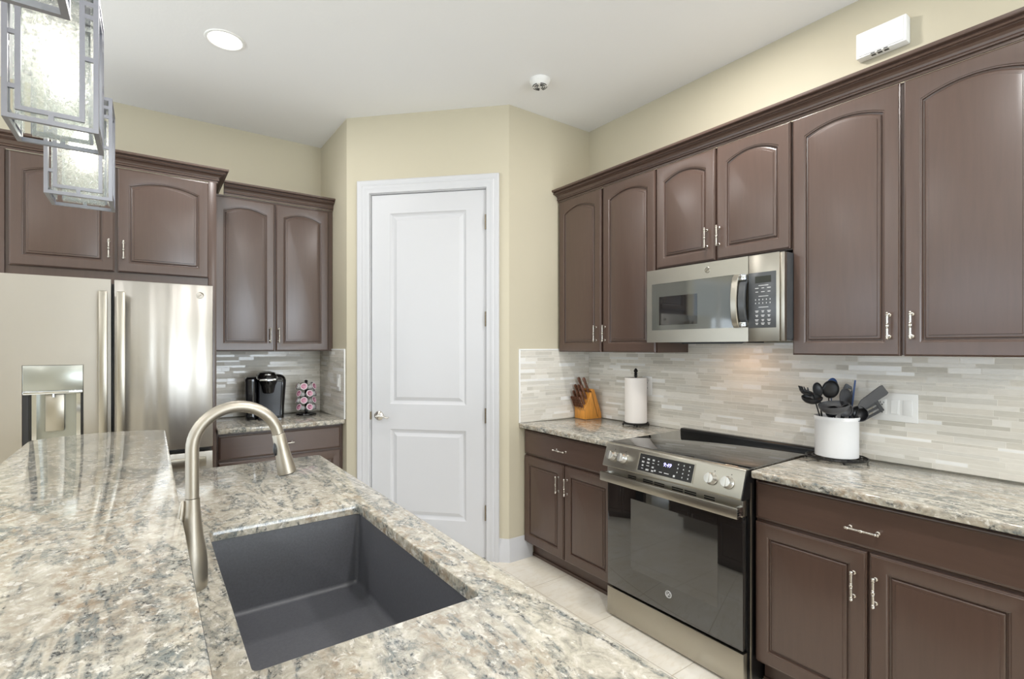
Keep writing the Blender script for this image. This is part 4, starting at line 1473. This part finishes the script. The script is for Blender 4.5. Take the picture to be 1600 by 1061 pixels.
utensil('pasta_server', 'black toothed pasta server, leftmost utensil in the crock', (-0.108, 0.0, 0.288), (-0.9, 0.1, 0.16), pasta_head, 'nylon')
utensil('soup_ladle', 'black shallow ladle tilted left behind the largest ladle in the crock', (-0.070, 0.010, 0.272), (-0.95, -0.1, -0.10), bowl(0.040, 0.030, (-0.15, -0.22, 1)), 'nylon')
utensil('soup_ladle', 'largest dark grey ladle leaning left over the front of the crock', (-0.006, -0.050, 0.254), (-0.9, -0.3, -0.20), bowl(0.058, 0.042, (-0.15, -0.10, 1)), 'nylon_grey')
utensil('serving_spoon', 'upright dark oval spoon at the back left of the crock', (-0.056, 0.035, 0.268), (-0.15, 0.1, 1), bowl(0.032, 0.008, (0.2, -1, 0), 0.78), 'nylon')
utensil('serving_spoon', 'large dark spoon with its back to the wall, topmost in the middle of the crock', (-0.016, 0.030, 0.264), (0.22, 0.05, 0.8), bowl(0.040, 0.012, (-0.5, -1, 0.5), 0.80), 'nylon')
utensil('slotted_spoon', 'large dark grey oval spoon facing forward in the middle of the crock', (0.040, -0.028, 0.212), (-0.32, -0.08, 1), bowl(0.052, 0.014, (0.25, -1, 0.35), 0.74), 'nylon_grey')
utensil('silicone_spoon', 'navy blue rounded spoon behind the other utensils', (0.014, 0.060, 0.276), (0.20, 0.05, 1), bowl(0.038, 0.008, (0.3, -1, 0.1), 0.85), 'nylon_blue', grip='nylon_blue')
utensil('spatula', 'narrow navy blue spatula standing upright in the crock', (0.056, -0.020, 0.225), (0.16, 0.05, 1), paddle(0.008, 0.005, 0.122, (1, -0.5, 0.1), thick=0.006), 'nylon_blue', grip='nylon_blue')
utensil('turner', 'long solid dark grey turner leaning right over the crock', (0.056, -0.062, 0.228), (0.72, -0.20, 0.62), paddle(0.022, 0.026, 0.132, (0.10, -1, -0.05)), 'nylon_grey')
utensil('slotted_turner', 'black slotted turner leaning furthest right from the crock', (0.062, -0.040, 0.186), (0.82, -0.22, 0.56), paddle(0.032, 0.035, 0.108, (0.0, -1, 0.0), slots=3), 'nylon')
utensil('slotted_turner', 'black turner with one wide slot behind the solid grey turner', (0.068, 0.050, 0.245), (0.46, 0.1, 0.75), paddle(0.026, 0.030, 0.078, (0.1, -1, 0.1), slots=1), 'nylon')
utensil('measuring_scoop', 'black round scoop low at the right front of the crock', (0.024, -0.066, 0.192), (0.75, -0.15, 0.25), bowl(0.033, 0.030, (0.12, -0.95, 0.35)), 'nylon')
utensil('strainer_spoon', 'grey round strainer spoon low at the front of the crock', (-0.012, -0.068, 0.190), (0.25, -0.12, 0.75), bowl(0.028, 0.016, (0.2, -1, 0.2)), 'nylon_grey')
utensil('ladle', 'small dark ladle low at the left front of the crock', (-0.040, -0.050, 0.190), (-0.5, -0.2, 0.55), bowl(0.026, 0.020, (-0.4, -1, 0.2)), 'nylon')

# feet spread round the bottom of the crock in the order of their heads, so that no handles cross
UTENSILS.sort(key=lambda u: math.atan2(u[0][2][1], u[0][2][0]))
for i, (args, kw) in enumerate(UTENSILS):
    az = math.atan2(args[2][1], args[2][0])
    fa = -PI + (i + 0.5) * 2 * PI / len(UTENSILS)
    lean = math.hypot(args[2][0], args[2][1])
    fr_ = 0.026 if lean > 0.075 else 0.046
    make_utensil(*args, foot=(fr_ * math.cos(fa), fr_ * math.sin(fa), 0.02), **kw)

# ------------------------------------------------------------------ coffee maker
km = thing('coffee_maker', 'black single cup coffee maker on the corner counter', 'coffee maker', (0.690, 3.945, CT), math.radians(-6))


def rbox_profile(x0, x1, y0, y1, r):
    return [(p_[0], p_[1]) for p_ in rrect(x0, x1, y0, y1, r, 0, 6)]


def stack(mb, rows):
    mb.loft([[(q[0], q[1], z) for q in rbox_profile(*a)] for a, z in rows], True, True)
    return mb


kbody = MB()
stack(kbody, [((-0.058, 0.116, -0.070, 0.135, 0.018), 0.0), ((-0.059, 0.120, -0.074, 0.138, 0.020), 0.10), ((-0.060, 0.130, -0.078, 0.142, 0.024), 0.24), ((-0.060, 0.131, -0.078, 0.142, 0.026), 0.270), ((-0.060, 0.126, -0.072, 0.140, 0.03), 0.292), ((-0.058, 0.112, -0.058, 0.130, 0.03), 0.307), ((-0.050, 0.090, -0.035, 0.115, 0.03), 0.314)])
obj('body', kbody, 'gloss_black', km)
obj('brew_front', stack(MB(), [((-0.050, 0.094, -0.0795, -0.060, 0.008), 0.022), ((-0.050, 0.104, -0.0845, -0.066, 0.008), 0.262)]), 'front_panel', km)
obj('brew_head', MB().lathe([(0.0, 0), (0.030, 0.0), (0.036, 0.006), (0.046, 0.055), (0.056, 0.075), (0.058, 0.105), (0.050, 0.120), (0, 0.124)], (0.010, -0.105, 0.185), (0, 0, 1), 32), 'gloss_black', km)
obj('lid', stack(MB(), [((-0.055, 0.062, -0.145, 0.06, 0.045), 0.293), ((-0.057, 0.064, -0.15, 0.06, 0.05), 0.312), ((-0.045, 0.052, -0.135, 0.05, 0.045), 0.330), ((-0.025, 0.030, -0.10, 0.03, 0.027), 0.338)]), 'gloss_black', km)
ha = MB().tube([(-0.062, -0.06, 0.298), (-0.062, -0.12, 0.290), (-0.045, -0.158, 0.284), (0.004, -0.170, 0.282), (0.052, -0.158, 0.284), (0.069, -0.12, 0.290), (0.069, -0.06, 0.298)], 0.008, 10, 0.6)
obj('lid_handle', ha, 'chrome', km)
obj('badge', MB().box(-0.016, 0.024, -0.153, -0.12, 0.313, 0.321, 0.003), 'chrome', km)
rs = obj('water_reservoir', stack(MB(), [((-0.130, -0.064, -0.10, 0.12, 0.02), 0.022), ((-0.134, -0.064, -0.105, 0.125, 0.02), 0.27)]), mat('smoked_reservoir', (30, 31, 34), 0.08, spec=0.7), km)
obj('reservoir_lid', stack(MB(), [((-0.136, -0.062, -0.107, 0.127, 0.022), 0.271), ((-0.136, -0.062, -0.107, 0.127, 0.022), 0.285), ((-0.125, -0.064, -0.09, 0.11, 0.022), 0.300)]), 'gloss_black', km)
obj('reservoir_base', stack(MB(), [((-0.126, -0.062, -0.095, 0.118, 0.02), 0.0), ((-0.130, -0.062, -0.10, 0.12, 0.02), 0.0215)]), 'black', km)
obj('drip_tray', stack(MB(), [((-0.056, 0.061, -0.150, -0.020, 0.02), 0.0), ((-0.056, 0.061, -0.150, -0.020, 0.02), 0.021)]), 'dark_grey', km)

# ------------------------------------------------------------------ pod carousel
pcx, pcy = 0.975, 3.958
car = thing('pod_carousel', 'black wire coffee pod carousel beside the coffee maker', 'pod carousel', (pcx, pcy, CT), 0)
obj('base', MB().lathe([(0.0, 0), (0.072, 0.0), (0.074, 0.004), (0.072, 0.012), (0.045, 0.020), (0.012, 0.024), (0, 0.024)], (0, 0, 0), (0, 0, 1), 32), 'gloss_black', car)
obj('post', MB().lathe([(0.0, 0), (0.010, 0.0), (0.010, 0.226), (0.014, 0.232), (0.006, 0.240), (0, 0.241)], (0, 0, 0.022)), 'iron', car)
PZ = [0.058, 0.109, 0.160, 0.213]
POD_R = 0.052
tilt = math.radians(18)
wr = MB()
pods = []
for tier, z in enumerate(PZ):
    for k in range(5):
        a = -PI / 2 + math.radians((-27 if tier % 2 else -63) + 72 * k)
        dv = Vector((math.cos(a) * math.cos(tilt), math.sin(a) * math.cos(tilt), math.sin(tilt)))
        p_ = Vector((math.cos(a) * POD_R, math.sin(a) * POD_R, z))
        s1 = Vector((-math.sin(a), math.cos(a), 0)); s2 = dv.cross(s1)
        wr.tube([p_ + dv * 0.012 + s1 * (0.0245 * math.cos(2 * PI * j / 20)) + s2 * (0.0245 * math.sin(2 * PI * j / 20)) for j in range(20)], 0.0016, 6, closed=True)
        wr.cyl(0.0016, (math.cos(a) * 0.008, math.sin(a) * 0.008, z - 0.026), tuple(p_ + dv * 0.012 + s2 * (0.0235 if s2.z < 0 else -0.0235)), 6)
        if math.sin(a) < 0.55:
            pods.append((tier, a, p_, dv))
obj('wire_rack', wr, 'iron', car)
TN = ('bottom', 'second', 'third', 'top')
for tier in range(4):
    row = sorted([q for q in pods if q[0] == tier], key=lambda q: math.cos(q[1]))
    nm = {3: ('left', 'middle', 'right'), 4: ('far left', 'left of centre', 'right of centre', 'far right'), 5: ('far left', 'left', 'centre', 'right', 'far right')}[len(row)]
    for q, n_ in zip(row, nm):
        _, a, p_, dv = q
        t_ = thing('coffee_pod', f'white coffee pod with pink lid in the {TN[tier]} tier of the carousel, {n_}', 'coffee pod', Vector((pcx, pcy, CT)) + p_, 0, 'coffee pods on the carousel')
        obj('cup', MB().lathe([(0.0, -0.028), (0.016, -0.028), (0.018, -0.024), (0.0215, 0.012), (0.0225, 0.0138), (0.0258, 0.0142), (0.0258, 0.0158), (0.0235, 0.0162), (0, 0.0162)], (0, 0, 0), dv, 22), 'pod_cup', t_)
        l_ = obj('lid', MB().lathe([(0.0, 0.0163), (0.0215, 0.0163), (0.0215, 0.0168), (0, 0.0168)], (0, 0, 0), dv, 22), 'pod_lid', t_)
        s1 = Vector((-math.sin(a), math.cos(a), 0)); s2 = dv.cross(s1)
        pr_ = MB()
        pr_.tube([dv * 0.017 + s1 * (0.0135 * math.cos(j * PI / 9)) + s2 * (0.0135 * math.sin(j * PI / 9)) for j in range(2, 15)], 0.0032, 6, 0.3)
        pr_.tube([dv * 0.017 + s1 * (0.006 * math.cos(j * PI / 5)) + s2 * (0.006 * math.sin(j * PI / 5)) for j in range(7)], 0.002, 6, 0.3)
        obj('lid_print', pr_, 'pod_print', l_)
